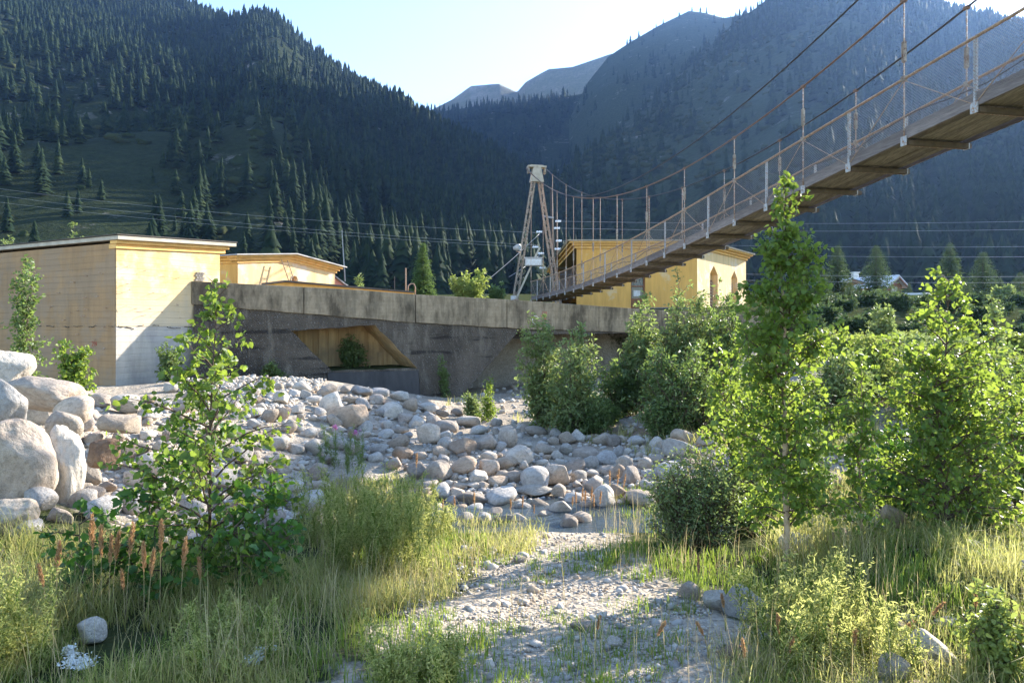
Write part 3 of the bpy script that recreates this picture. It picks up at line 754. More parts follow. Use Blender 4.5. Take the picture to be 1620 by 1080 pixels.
# ------------------------------------------------------------------ long concrete wall
def wt(px):      # wall run at a photo column
    a = (px - CX) / F
    return (a * WP0[1] - WP0[0]) / (WD[0] - a * WD[1])
def wz(px, py):  # height on the wall plane at a photo pixel
    t = wt(px); D = WP0[1] + WD[1] * t
    return EYE + (HY - py) / F * D
W0 = V3(WP0[0], WP0[1], 0); Wd = V3(WD[0], WD[1], 0); Wn = V3(WN[0], WN[1], 0)
def W(t, z, s=0.0): return W0 + Wd * t + Wn * s + up * z
wall = thing('retaining_wall', 'long dark concrete river wall with paler stained top band and slanted opening', 'wall', W(6, 0.2))
TJ, TE = wt(655), wt(1012)
def topz(t): return np.interp(t, [0, wt(560), TJ, wt(820), wt(1010), 30], [wz(308, 445), wz(560, 458.5), wz(655, 466), wz(820, 475.5), wz(1000, 489), wz(1000, 489) - 0.5])
def bandz(t): return np.interp(t, [0, wt(370), wt(650), wt(820), wt(1000), 30], [wz(308, 481), wz(370, 487), wz(650, 510), wz(820, 520), wz(1000, 526), wz(1000, 526) - 0.5])
ZC = bandz(0)
def bat(z, t): return 0.24 * (z - ZC)          # the lower face leans out
hole = [(wt(459), wz(459, 523)), (wt(592), wz(592, 514)), (wt(656), wz(656, 581)), (wt(520), wz(520, 585))]
def wface(outer, holes, name, mat, depth=0.0):
    mb = MB()
    loops = [[Vector((a, b, 0)) for a, b in outer]] + [[Vector((a, b, 0)) for a, b in h] for h in holes]
    flat = list(outer) + [q for h in holes for q in h]
    mb.add([W(a, b, bat(b, a)) for a, b in flat], [list(x) for x in tessellate_polygon(loops)])
    if depth:
        n = len(outer); mb.add([W(a, b, bat(b, a)) for a, b in outer] + [W(a, b, depth) for a, b in outer], [[i, (i + 1) % n, n + (i + 1) % n, n + i] for i in range(n)])
    return mb.build(name, mat, wall)
zb = -0.6
hole[2] = (TJ - 0.03, hole[2][1])
rj = random.Random(2); hole2 = []; seg = []
for i in range(4):
    a_, b_ = hole[i], hole[(i + 1) % 4]
    for k in range(9):
        f_ = k / 9; j_ = 0.0 if k == 0 else 0.022
        hole2.append((a_[0] + (b_[0] - a_[0]) * f_ + rj.uniform(-j_, j_), a_[1] + (b_[1] - a_[1]) * f_ + rj.uniform(-j_, j_)))
wface([(0.0, zb), (TJ - 0.004, zb), (TJ - 0.004, bandz(TJ)), (wt(500), bandz(wt(500))), (wt(370), bandz(wt(370))), (0.0, bandz(0))], [hole2], 'wall_face', M['rough_aggregate'], 2.9)
slot = [(wt(812), wz(812, 517)), (wt(868), wz(868, 518)), (wt(866), wz(866, 527)), (wt(826), wz(826, 528))]
wface([(TJ + 0.004, zb), (TE + 6, zb), (TE + 6, bandz(TE + 6)), (TE, bandz(TE) - 0.01), (wt(820), bandz(wt(820)) - 0.01), (TJ + 0.004, bandz(TJ) - 0.01)], [[(a, b - 0.03) for a, b in slot]], 'wall_face', M['rough_aggregate'], 2.9)
# the opening: back wall, sides, floor, roof (its chipped outline is HOLE2)
hb = [W(a, b, 1.7) for a, b in hole]; hf = [W(a, b, bat(b, a)) for a, b in hole]
back = [W(a + (0.35 if i in (0, 3) else 0), b - (0.16 if i == 0 else 0.02), 2.28) for i, (a, b) in enumerate(hole)]
MB().add(hb, [[0, 1, 2, 3]]).build('opening_back', M['brown_formwork'], wall)
for i, (nm, mt) in enumerate((('opening_roof', 'rough_aggregate'), ('opening_side', 'brown_formwork'), ('opening_floor', 'ground_soil'), ('opening_side', 'rough_aggregate'))):
    q = [hole2[(i * 9 + k) % 36] for k in range(10)]
    MB().add([W(a, b, bat(b, a)) for a, b in q] + [W(a, b, 1.7) for a, b in q], [[k, k + 1, k + 11, k + 10] for k in range(9)]).build(nm, M[mt], wall)
# formwork boards on the back of the opening
u0, u1 = hole[3][0], hole[2][0]
nb = 11
for i in range(nb):
    a0 = hole[0][0] + 0.1 + (hole[2][0] - hole[0][0] - 0.2) * i / nb; a1 = a0 + (hole[2][0] - hole[0][0] - 0.2) / nb - 0.02
    zt_ = min(np.interp(a0, [hole[0][0], hole[1][0], hole[2][0]], [hole[0][1], hole[1][1], hole[2][1]]), np.interp(a1, [hole[0][0], hole[1][0], hole[2][0]], [hole[0][1], hole[1][1], hole[2][1]])) - 0.03
    zb_ = max(np.interp(a0, [hole[0][0], hole[3][0], hole[2][0]], [hole[0][1], hole[3][1], hole[2][1]]), np.interp(a1, [hole[0][0], hole[3][0], hole[2][0]], [hole[0][1], hole[3][1], hole[2][1]]))
    if zt_ - zb_ > 0.1:
        MB().obox(W(a0, zb_, 1.66 - 0.015 * (i % 2)), Wd * (a1 - a0), Wn * 0.03, up * (zt_ - zb_)).build('plank', M['brown_formwork'], wall)
# dark wet slab below the opening, standing a hand proud
sa, sb = wt(513), TJ - 0.02
zs0, zs1 = wz(513, 588), wz(655, 584.5)
MB().hexa([W(sa, -.5, bat(-.5, 0) - .08), W(sb, -.5, bat(-.5, 0) - .08), W(sb, -.5, -.1), W(sa, -.5, -.1), W(sa, zs0, bat(zs0, 0) - .08), W(sb, zs1, bat(zs1, 0) - .08), W(sb, zs1, -.1), W(sa, zs0, -.1)]).build('sill_slab', M['wet_slab'], wall, bevel=0.02)
# dark steel beam in the slot
MB().obox(W(slot[0][0] + 0.1, slot[3][1] + 0.0, 0.10), Wd * (slot[1][0] - slot[0][0]), Wn * 0.3, up * 0.14).build('steel_beam', M['beam_wood'], wall)
MB().add([W(a, b, .6) for a, b in ((slot[0][0] - .2, slot[2][1] - .2), (slot[1][0] + .2, slot[2][1] - .2), (slot[1][0] + .2, slot[0][1] + .2), (slot[0][0] - .2, slot[0][1] + .2))], [[0, 1, 2, 3]]).build('slot_back', M['wet_slab'], wall)
# paler top band in cast bays, 5 cm proud
cuts = [0.0, wt(480), TJ, wt(798), wt(942), TE + 6.0]
for i in range(len(cuts) - 1):
    a, b = cuts[i] + (0.012 if i else -0.06), cuts[i + 1] - 0.012
    ts = np.linspace(a, b, 7); mb = MB(); vs, fs = [], []
    for t_ in ts:
        lo, hi = bandz(t_) + 0.012 * math.sin(t_ * 7), topz(t_)
        sf_ = bat(bandz(t_), t_) - 0.055
        vs += [W(t_, lo, sf_), W(t_, hi, sf_), W(t_, hi, 3.0), W(t_, lo, 3.0)]
    n = len(ts)
    for j in range(n - 1):
        for k in range(4): fs.append([j * 4 + k, j * 4 + (k + 1) % 4, (j + 1) * 4 + (k + 1) % 4, (j + 1) * 4 + k])
    fs += [[0, 1, 2, 3], [(n - 1) * 4 + k for k in (3, 2, 1, 0)]]
    mb.add(vs, fs).build('top_band', M['stained_band'], wall, bevel=0.015)
# painted heart on the band: white half and red half, a dash beside it
def wallstroke(pts, mat, r=0.022):
    MB().tube([W(wt(x), wz(x, y), bat(bandz(wt(x)), 0) - 0.060) for x, y in pts], [r * (0.6 + 0.4 * math.sin(3.14 * i / (len(pts) - 1))) for i in range(len(pts))], 5).build('painted_mark', mat, wall)
wallstroke([(847, 503.5), (845, 500.5), (841, 500), (838, 503), (837.5, 508), (840, 511.5), (844, 514)], M['white_mark'])
wallstroke([(851, 499.5), (855, 500), (857.5, 504), (857, 508), (854, 511), (850, 513)], M['red_mark'])
wallstroke([(862, 506), (865, 506)], M['felt_dark'], 0.015)
for dx, st in ((0, [(853, 497), (854, 493), (856, 493), (856, 497)]), (1, [(858, 497), (858, 493.5), (860, 493.5), (860, 497)])):
    wallstroke(st, M['red_mark'], 0.008)

# ------------------------------------------------------------------ polygon-plan buildings with stepped cornices
def offset_poly(poly, d):
    n = len(poly); out = []
    for i in range(n):
        p0, p1, p2 = Vector(poly[i - 1]), Vector(poly[i]), Vector(poly[(i + 1) % n])
        a, b = (p1 - p0).normalized(), (p2 - p1).normalized()
        na, nb_ = Vector((a.y, -a.x)), Vector((b.y, -b.x))
        m = (na + nb_).normalized(); out.append(tuple(p1 + m * d / max(0.35, m.dot(na))))
    return out

# yellow building behind the wall, gabled facade to the right
hb_ = thing('yellow_building', 'yellow building with low gabled roof behind the wall, ladder on its facade', 'building', (-10.5, 30, 3.7))
A = V3(-11.25, 28, 0); fd = BR; bd = BL; HL = 5.85
gb0, ge, ga = 3.4, EYE + 2.72, EYE + 3.02
# facade with small window hole
def FP(t, z): return A + fd * t + up * z
win = [(3.02, EYE + 1.98), (3.30, EYE + 1.98), (3.30, EYE + 2.27), (3.02, EYE + 2.27)]
fac = MB().holed(A, fd, up, [(0, gb0), (HL, gb0), (HL, ge), (HL / 2, ga), (0, ge)], [win], -BNR * 0.2)
fac.build('facade', M['pale_plaster'], hb_)
MB().obox(FP(2.9, EYE + 1.9) - BNR * 0.22, fd * 0.5, -BNR * 0.05, up * 0.5).build('window', M['chalet_wood'], hb_)
for k in range(8):   # rough star-shaped plaster surround of the window
    a = k * math.pi / 4
    c_ = FP(3.16, EYE + 2.12)
    MB().bar(c_ + fd * math.cos(a) * 0.21 + up * math.sin(a) * 0.21 + BNR * 0.015, c_ + fd * math.cos(a + .785) * 0.21 + up * math.sin(a + .785) * 0.21 + BNR * 0.015, 0.03, 0.03, BNR).build('window_surround', M['roof_edge'], hb_)
MB().obox(A + bd * .03 + BNL * .01 + up * gb0, bd * 9, -BNL * 0.3, up * (ge - gb0)).build('side_wall', M['yellow_plaster'], hb_)
MB().obox(A + bd * .03 + fd * (HL + .01) + up * gb0, bd * 9, BNL * 0.3, up * (ge - gb0)).build('side_wall', M['yellow_plaster'], hb_)
MB().obox(A + bd * 9 + up * gb0, fd * HL, BNR * 0.3, up * (ge - gb0)).build('side_wall', M['yellow_plaster'], hb_)
for k, (ov, dz, th) in enumerate(((0.07, 0.0, 0.11), (0.16, 0.115, 0.10), (0.27, 0.22, 0.09))):
    for q0, q1, z0, z1 in ((-ov, HL / 2, ge - ov * .1, ga), (HL / 2, HL + ov, ga, ge - ov * .1)):
        p = A + BNR * ov
        MB().hexa([p + fd * q0 + up * (z0 + dz - .1), p + fd * q1 + up * (z1 + dz - .1), p + fd * q1 + up * (z1 + dz - .1) - BNR * (ov + .3), p + fd * q0 + up * (z0 + dz - .1) - BNR * (ov + .3),
                   p + fd * q0 + up * (z0 + dz - .1 + th), p + fd * q1 + up * (z1 + dz - .1 + th), p + fd * q1 + up * (z1 + dz - .1 + th) - BNR * (ov + .3), p + fd * q0 + up * (z0 + dz - .1 + th) - BNR * (ov + .3)]).build('cornice', M['cornice_paint'], hb_)
    MB().obox(A + BNL * ov + BNR * (ov - .01) + up * (ge + dz - .1), bd * 9, -BNL * (ov + .2), up * (th - .003)).build('cornice', M['yellow_plaster'], hb_)
for q0, q1, z0, z1 in ((-.4, HL / 2, ge - .04, ga), (HL / 2, HL + .4, ga, ge - .04)):
    p = A + BNR * 0.42
    MB().hexa([p + fd * q0 + up * (z0 + .215), p + fd * q1 + up * (z1 + .215), p + fd * q1 + bd * 9.8 + up * (z1 + .215), p + fd * q0 + bd * 9.8 + up * (z0 + .215),
               p + fd * q0 + up * (z0 + .26), p + fd * q1 + up * (z1 + .26), p + fd * q1 + bd * 9.8 + up * (z1 + .26), p + fd * q0 + bd * 9.8 + up * (z0 + .26)]).build('roof', M['roof_sheet'], hb_)
MB().obox(FP(0.0, gb0) + BNR * 0.02, fd * HL, BNR * 0.03, up * (EYE + 1.74 - gb0)).build('plinth', M['pink_plaster'], hb_)
lad = thing('ladder', 'thin rusty ladder leaning on the yellow gabled facade', 'ladder', FP(2.3, gb0) + BNR * 0.75)
lb, lt = FP(2.62, gb0) + BNR * 0.95, FP(2.12, ga - 0.10) + BNR * 0.30
for sd in (0, 0.34): MB().bar(lb + fd * sd, lt + fd * (sd - .02), 0.035).build('rail', M['rail_orange'], lad)
for k in range(9):
    q = lb.lerp(lt, (k + .5) / 9); MB().bar(q, q + fd * 0.33, 0.022).build('rung', M['rail_orange'], lad)

# pink lean-to at the right end of that building
pk = thing('pink_shed', 'small pink lean-to with sloping roof at the end of the yellow building', 'shed', FP(HL + .5, 3.6))
q0 = FP(HL + 0.06, 0) - BNR * 0.4
MB().hexa([q0 + up * 3.4, q0 + fd * 1.9 + up * 3.4, q0 + fd * 1.9 + bd * 3 + up * 3.4, q0 + bd * 3 + up * 3.4, q0 + up * (EYE + 2.58), q0 + fd * 1.9 + up * (EYE + 1.72), q0 + fd * 1.9 + bd * 3 + up * (EYE + 1.72), q0 + bd * 3 + up * (EYE + 2.58)]).build('wall', M['pink_plaster'], pk)
q1 = q0 + BNR * 0.12 - fd * 0.0
MB().hexa([q1 + up * (EYE + 2.60), q1 + fd * 2.15 + up * (EYE + 1.63), q1 + fd * 2.15 + bd * 3.2 + up * (EYE + 1.63), q1 + bd * 3.2 + up * (EYE + 2.60), q1 + up * (EYE + 2.66), q1 + fd * 2.15 + up * (EYE + 1.69), q1 + fd * 2.15 + bd * 3.2 + up * (EYE + 1.69), q1 + bd * 3.2 + up * (EYE + 2.66)]).build('roof', M['roof_sheet'], pk)

# low shed whose roof edge just shows over the wall
sh = thing('low_shed', 'low yellow shed with thin dark roof edge just behind the wall', 'shed', pt(540, 470, 27))
pa, pb_, pc = pt(415, 448, 25.5), pt(452, 443.5, 26.2), pt(655, 461, 29.5)
for nm, dz0, dz1, ex, mt in (('wall', -1.2, -0.075, 0.0, 'yellow_plaster'), ('roof', -0.07, 0.0, 0.15, 'felt_dark')):
    for i_, (a_, b_) in enumerate(((pa, pb_), (pb_, pc))):
        f_ = V3(0.1, -1, 0) * ex; bk_ = V3(-1.0, 3.2, 0)
        MB().hexa([a_ + f_ + up * dz0, b_ + f_ + up * dz0, b_ + bk_ + up * dz0, a_ + bk_ + up * dz0, a_ + f_ + up * dz1, b_ + f_ + up * dz1, b_ + bk_ + up * dz1, a_ + bk_ + up * dz1]).build(nm, M[mt], sh)

# yellow building behind the bridge
kb = thing('chapel_like_house', 'yellow building with pointed-arch windows behind the suspension bridge', 'building', (8, 46, 4.0))
kb.name = 'arched_window_building'
tz = EYE + 5.05; z0 = 3.3
pA, pB, pC = pt(880, 500, 60.9), pt(912, 500, 44), pt(1103, 500, 44)
pD = pt(1180, 500, 52)
pts2 = [(pA.x, pA.y), (pB.x, pB.y), (pC.x, pC.y), (pD.x, pD.y), (pD.x - 1.0, pD.y + 14), (pA.x, pA.y + 6)]
dirn = (pC - pB).normalized(); Lf = (Vector(pts2[2]) - Vector(pts2[1])).length
fo = V3(pB.x, pB.y, 0); fu = V3(pC.x - pB.x, pC.y - pB.y, 0).normalized(); fn = V3(fu.y, -fu.x, 0)
du = lambda px: (px - 912) / F * 44
dz_ = lambda py: EYE + (HY - py) / F * 44
door = [(du(998), dz_(494)), (du(1021), dz_(494)), (du(1021), dz_(436)), (du(998), dz_(436))]
MB().holed(fo, fu, up, [(0, z0), (Lf, z0), (Lf, tz), (0, tz)], [door], -fn * 0.35).build('front_wall', M['yellow_plaster'], kb)
dr = MB().obox(fo + fu * door[0][0] + up * door[0][1] - fn * 0.34, fu * (door[1][0] - door[0][0]), -fn * 0.06, up * (door[2][1] - door[0][1])).build('door', M['dark_glass'], kb)
w_d = door[1][0] - door[0][0]; h_d = door[2][1] - door[0][1]; do = fo + fu * door[0][0] + up * door[0][1] - fn * 0.30
for a, b, wd, hh in ((0, 0, 0.09, h_d), (w_d - 0.09, 0, 0.09, h_d), (0.09, h_d * 0.70, w_d - 0.18, 0.08), (0.09, h_d - 0.08, w_d - 0.18, 0.08), (0.09, 0.0, w_d - .18, 0.9)):
    MB().obox(do + fu * a + up * b, fu * wd, fn * 0.06, up * hh).build('frame', M['door_brown'], dr)
for k in range(4):
    MB().bar(do + fu * (0.1 + k * w_d / 4) + up * h_d * 0.73, do + fu * (0.1 + (k + .8) * w_d / 4) + up * (h_d - .09), 0.02).build('lattice_bar', M['wire_grey'], dr)
    MB().bar(do + fu * (0.1 + (k + .8) * w_d / 4) + up * h_d * 0.73 + fn * .02, do + fu * (0.1 + k * w_d / 4) + up * (h_d - .09) + fn * .02, 0.02).build('lattice_bar', M['wire_grey'], dr)
MB().obox(do + fu * 0.22 + up * 1.05 + fn * 0.0, fu * (w_d - .5), fn * 0.02, up * .38).build('notice', M['white_metal'], dr)
# right face with two pointed niches
go_ = V3(pC.x, pC.y, 0); gu = V3(pD.x - pC.x, pD.y - pC.y, 0); Lg = gu.length; gu.normalize(); gn = V3(gu.y, -gu.x, 0)
def gt(px):
    a = (px - CX) / F; return (a * pC.y - pC.x) / (gu.x - a * gu.y)
arches = []
for x0, x1, ya, ys, yb in ((1123, 1135.5, 420, 434, 489), (1157, 1166.5, 428, 440, 491)):
    t0_, t1_ = gt(x0), gt(x1); Dm = pC.y + gu.y * (t0_ + t1_) / 2
    zz = lambda py: EYE + (HY - py) / F * Dm
    arches.append([(t0_, zz(yb)), (t1_, zz(yb)), (t1_, zz(ys)), ((t0_ + t1_) / 2, zz(ya)), (t0_, zz(ys))])
MB().holed(go_, gu, up, [(0, z0), (Lg, z0), (Lg, tz), (0, tz)], arches, -gn * 0.45).build('right_wall', M['pale_plaster'], kb)
for ar in arches:
    nch = MB().add([go_ + gu * a + up * b - gn * 0.42 for a, b in ar], [[0, 1, 2, 3, 4]]).build('niche', M['pale_plaster'], kb)
    ta, tb_, zb2, zt2 = ar[0][0] + .12, ar[1][0] - .12, ar[0][1], ar[2][1] - .35
    MB().obox(go_ + gu * ta + up * zb2 - gn * 0.41, gu * (tb_ - ta), gn * 0.06, up * (zt2 - zb2)).build('shutter', M['door_brown'], nch)
    for k in range(9):
        MB().obox(go_ + gu * (ta + .06) + up * (zb2 + .1 + k * (zt2 - zb2 - .15) / 9) - gn * 0.35, gu * (tb_ - ta - .12), gn * 0.05, up * .12).build('slat', M['rail_orange'], nch)
for i in (3, 4, 5):
    a_, b_ = Vector(pts2[i]), Vector(pts2[(i + 1) % 6]); d_ = (b_ - a_)
    nn = Vector((d_.y, -d_.x)).normalized()
    MB().obox((a_.x, a_.y, z0), (d_.x, d_.y, 0), (-nn.x * .3, -nn.y * .3, 0), (0, 0, tz - z0)).build('side_wall', M['yellow_plaster'], kb)
for ov, a_, b_, mt in ((0.12, 0.0, 0.16, 'cornice_paint'), (0.28, 0.163, 0.30, 'cornice_paint'), (0.48, 0.303, 0.42, 'cornice_paint'), (0.62, 0.423, 0.50, 'roof_edge')):
    MB().prism(offset_poly(pts2, ov), tz + a_, tz + b_).build('cornice', M[mt], kb)
rp_ = offset_poly(pts2, 0.66); cen = (sum(p[0] for p in rp_) / 6, sum(p[1] for p in rp_) / 6)
MB().add([(x, y, tz + .505) for x, y in rp_] + [(cen[0] + (x - cen[0]) * .3, cen[1] + (y - cen[1]) * .3, tz + 1.0) for x, y in rp_], [[i, (i + 1) % 6, 6 + (i + 1) % 6, 6 + i] for i in range(6)] + [[6, 7, 8, 9, 10, 11], [5, 4, 3, 2, 1, 0]]).build('roof', M['roof_sheet'], kb)
MB().obox(fo - fu * 0.04 + fn * 0.003 + up * z0, fu * (du(996)), fn * 0.05, up * (dz_(490) - z0)).build('plinth', M['mortar_grey'], kb)
MB().obox(fo + fu * du(1023) + fn * 0.003 + up * z0, fu * (Lf - du(1023)), fn * 0.05, up * (dz_(486) - z0)).build('plinth', M['mortar_grey'], kb)

# ------------------------------------------------------------------ suspension bridge
DD = np.array([4, 10.6, 12.2, 13.9, 15.5, 19.2, 24.9, 30.5, 38, 41.6]); DZ = np.array([3.95, 3.50, 3.34, 3.22, 3.03, 2.66, 2.13, 1.83, 1.65, 1.62])
pc_ = np.polyfit(DD, DZ, 4)
def deckz(D): return EYE + float(np.polyval(pc_, D))
def cabz(D): return EYE + 4.8 + 0.0117 * (D - 21.5) ** 2
bu = V3(-0.2055, 1, 0).normalized(); bv = V3(bu.y, -bu.x, 0)       # along, across (to the far side)
BWID = 1.2
def BP(D, w, z): return V3(9.56 - 0.2055 * D, D, 0) + bv * w + up * z
br = thing('suspension_bridge', 'narrow wooden suspension footbridge with rusty rails and wire netting', 'bridge', BP(22, 0.6, 3.6))
NS = [10.77 + 1.425 * k for k in range(-7, 22)]     # node positions: even k posts, odd k hangers
def B2(D, w, dz): return BP(D, w, deckz(D) + dz)
rb = random.Random(8)
NPL = 7
for i in range(len(NS) - 1):
    a, b = NS[i], NS[i + 1]
    g = 0.012
    for k in range(NPL):
        w0 = 0.05 + (BWID - 0.1) * k / NPL; w1 = 0.05 + (BWID - 0.1) * (k + 1) / NPL - 0.012
        j = rb.uniform(-.006, .006)
        MB().hexa([B2(a + g, w0, j), B2(a + g, w1, j), B2(b - g, w1, j), B2(b - g, w0, j), B2(a + g, w0, j + .045), B2(a + g, w1, j + .045), B2(b - g, w1, j + .045), B2(b - g, w0, j + .045)]).build('plank', M['deck_wood'], br)
    for w in (-0.045, BWID - 0.005):
        j = rb.uniform(-.01, .01)
        MB().hexa([B2(a + g, w, j - .03), B2(a + g, w + .05, j - .03), B2(b - g, w + .05, j - .03), B2(b - g, w, j - .03), B2(a + g, w, j + .19), B2(a + g, w + .05, j + .19), B2(b - g, w + .05, j + .19), B2(b - g, w, j + .19)]).build('edge_board', M['edge_wood'], br)
RH = 1.06
for i, D in enumerate(NS):
    post = (i % 2 == 1)
    # cross beam of two timbers
    ext = 0.16 + rb.uniform(-.03, .05)
    MB().obox(B2(D - .055, -0.02, -.125), bv * (BWID + ext), bu * .085, up * .085).build('cross_beam', M['beam_wood'], br)
    MB().obox(B2(D + .045, -0.02, -.10), bv * (BWID + ext - .05), bu * .06, up * .06).build('cross_beam', M['rust_metal'], br)
    for w, sg in ((-0.06, -1), (BWID + 0.06, 1)):
        bk = MB().obox(B2(D - .06, w - .008 * sg, -.14), bu * .13, bv * .02 * sg, up * .17).build('bracket', M['grey_paint'], br)
        MB().tube([B2(D, w + .012 * sg, -.06), B2(D, w + .03 * sg, -.06)], 0.018, 6).build('bolt', M['rust_metal'], bk)
        if post:
            p0, p1 = B2(D, w, -.02), B2(D, w, RH)
            MB().obox(p0 - bu * .022, bu * .045, bv * .008, p1 - p0).obox(p0 - bu * .022, bu * .008, bv * .045, p1 - p0).build('post', M['grey_paint'], br)
        else:
            zt = cabz(D)
            if zt > deckz(D) + RH - .1:
                top = BP(D, w, zt); bend = bu * rb.uniform(-.03, .03) + bv * rb.uniform(-.02, .02)
                hg = MB().tube([B2(D, w, -.05), B2(D, w, RH * .5) + bend * .3, B2(D, w, RH)] + ([top.lerp(B2(D, w, RH), .4) + bend * .3, top] if zt > deckz(D) + RH + .3 else []), 0.012, 6).build('hanger', M['rust_metal'], br, smooth=True)
                MB().box(top, .10, .06, .06, bu).build('cable_clamp', M['cable_rusty'], hg)
                MB().box(B2(D, w, RH), .085, .07, .09, bu).build('rail_clamp', M['tower_paint'], hg)
                L = zt - deckz(D) - RH
                if L > .55:
                    c_ = B2(D, w, RH + min(.48, L * .5))
                    hh = min(.36, L * .5)
                    MB().box(c_ - bu * .026, .012, .055, hh, bu).box(c_ + bu * .026, .012, .055, hh, bu).box(c_ + up * hh * .48, .06, .03, .03, bu).box(c_ - up * hh * .48, .06, .03, .03, bu).build('turnbuckle', M['tower_paint'], hg)
    # diagonal rods from the hanger clamps down to the post feet
for i in range(len(NS) - 1):
    a, b = NS[i], NS[i + 1]
    for w in (-0.06, BWID + 0.06):
        if i % 2 == 0: p, q = B2(a, w, RH - .03), B2(b, w, .0)
        else: p, q = B2(a, w, .0), B2(b, w, RH - .03)
        MB().tube([p, q], 0.008, 5).build('brace', M['rail_orange'], br)
        # netting from board to rail
        n_ = 4; vs, uvs = [], []
        for k in range(n_ + 1):
            D = a + (b - a) * k / n_
            wob = 0.012 * math.sin(D * 5 + w)
            for h in (0.10, 0.58, RH): vs.append(B2(D, w + wob * (h < RH) * (h > .2), h)); uvs.append((D, h))
        fs = [[k * 3 + j, (k + 1) * 3 + j, (k + 1) * 3 + j + 1, k * 3 + j + 1] for k in range(n_) for j in (0, 1)]
        o = MB().add(vs, fs).build('wire_net', M['wire_net'], br, recalc=False)
        ul = o.data.uv_layers.new(name='UVMap')
        for lp in o.data.loops: ul.data[lp.index].uv = uvs[lp.vertex_index]
Ds = list(np.arange(NS[0], NS[-1] + .01, .7))
for w in (-0.06, BWID + 0.06):
    MB().tube([B2(D, w, RH + rb.uniform(-.006, .006)) for D in Ds], 0.026, 8).build('handrail', M['rail_orange'], br, smooth=True)
    MB().tube([B2(D, w + (.05 if w < 0 else -.05), .34 + .07 * math.sin(D * 2.2)) for D in Ds], 0.010, 5).build('slack_cable', M['cable_steel'], br, smooth=True)
for w in (-0.06, BWID + 0.06):
    MB().tube([BP(D, w, cabz(D)) for D in np.arange(-12, 42.01, .9)], 0.021, 7).build('main_cable', M['cable_rusty'] if w < 0 else M['cable_steel'], br, smooth=True)
MB().tube([BP(D, -.06 - 0.8 * (1 - ss(20, 42, D)), cabz(D) + .06) for D in np.arange(-12, 42.01, .9)], 0.018, 7).build('main_cable', M['cable_steel'], br, smooth=True)

# lattice tower at the far end
TD = 42.0; tcx = BP(TD, BWID / 2, 0)
tb0, tt0 = 3.7, EYE + (HY - 285) / F * TD
tw = thing('bridge_tower', 'rusty white lattice tower carrying the bridge cables', 'tower', tcx + up * 3.7)
for sg, mt in ((-1, 'tower_paint'), (1, 'rust_metal')):
    foot = tcx + bv * 1.50 * sg + up * tb0; head = tcx + bv * 0.20 * sg + up * tt0
    leg = thing_leg = bpy.data.objects.new('lattice_leg', None); COL.objects.link(leg); leg.parent = tw; leg.location = foot - tw.location
    wf, wh = 0.30, 0.20
    cor = [(-1, -1), (1, -1), (1, 1), (-1, 1)]
    ch = lambda c_, f: foot.lerp(head, f) + bv * c_[0] * (wf + (wh - wf) * f) / 2 + bu * c_[1] * (wf + (wh - wf) * f) / 2
    for c_ in cor: MB().bar(ch(c_, 0), ch(c_, 1), .055).build('corner_angle', M[mt], leg)
    lat = MB(); n_ = 15
    for k in range(n_):
        for c0, c1 in ((0, 1), (1, 2), (2, 3), (3, 0)):
            f0, f1 = k / n_, (k + 1) / n_
            if k % 2: c0, c1 = c1, c0
            lat.bar(ch(cor[c0], f0), ch(cor[c1], f1), .032)
    o = lat.build('lacing', M['tower_paint'], leg); o['kind'] = 'stuff'
hz_ = tt0
MB().hexa([tcx + bv * a + bu * b + up * z for z, s_ in ((hz_ - .1, .42), (hz_ + .78, .24)) for a, b in ((-s_, -.22), (s_, -.22), (s_, .22), (-s_, .22))]).build('head_plate', M['roof_edge'], tw)
MB().box(tcx + up * (hz_ + .83), 1.15, .5, .10, bv).build('cap_beam', M['roof_edge'], tw)
MB().box(tcx + up * (hz_ + .90), .8, .36, .06, bv).build('cap_beam', M['roof_edge'], tw)
for sg in (-1, 1): MB().box(tcx + bv * .52 * sg + up * (hz_ + .62), .10, .3, .40, bv).build('cable_saddle', M['tower_paint'], tw)
lf = tcx + bv * -1.50 + up * tb0
MB().box(lf + bu * -.22 + up * .62, .34, .03, 1.15, bv).build('leg_guard', M['white_metal'], tw)
# things fixed on the tower
fl = pt(819.5, 392, TD - .6)
ld = thing('floodlight', 'round grey floodlight fixed on the left tower leg', 'lamp', fl)
MB().tube([fl + V3(-.25, .05, -.03), fl + V3(-.05, -.10, 0), fl + V3(.10, -.2, 0)], [.10, .19, .21], 14).build('housing', M['grey_paint'], ld, smooth=True)
MB().tube([fl + V3(.10, -.2, 0), fl + V3(.112, -.21, 0)], [.16, .16], 14).build('lens', M['dark_glass'], ld)
MB().bar(fl + V3(-.1, .05, -.2), fl + V3(.15, .35, -.25), .05).build('bracket', M['rust_metal'], ld)
bxp = pt(844, 414.5, TD - .5)
bx = thing('metal_box', 'grey metal cabinet mounted between the tower legs', 'box', bxp)
MB().box(bxp, 1.05, .35, .48, (1, 0, 0)).build('body', M['grey_paint'], bx, bevel=.015)
MB().box(bxp + up * .26, 1.12, .42, .03, (1, 0, 0)).build('lid', M['white_metal'], bx)
MB().box(bxp - V3(0, .19, .02), .9, .02, .36, (1, 0, 0)).build('door', M['white_metal'], bx)
ps = thing('leaning_prop', 'pale steel prop leaning against the tower box', 'prop', pt(815, 473, TD - .4))
MB().bar(pt(815.5, 475, TD - .4), pt(854, 391, TD - .25), .15, .10).build('strut', M['roof_edge'], ps)
MB().box(pt(815.5, 474, TD - .4), .35, .3, .06).build('foot', M['rust_metal'], ps)

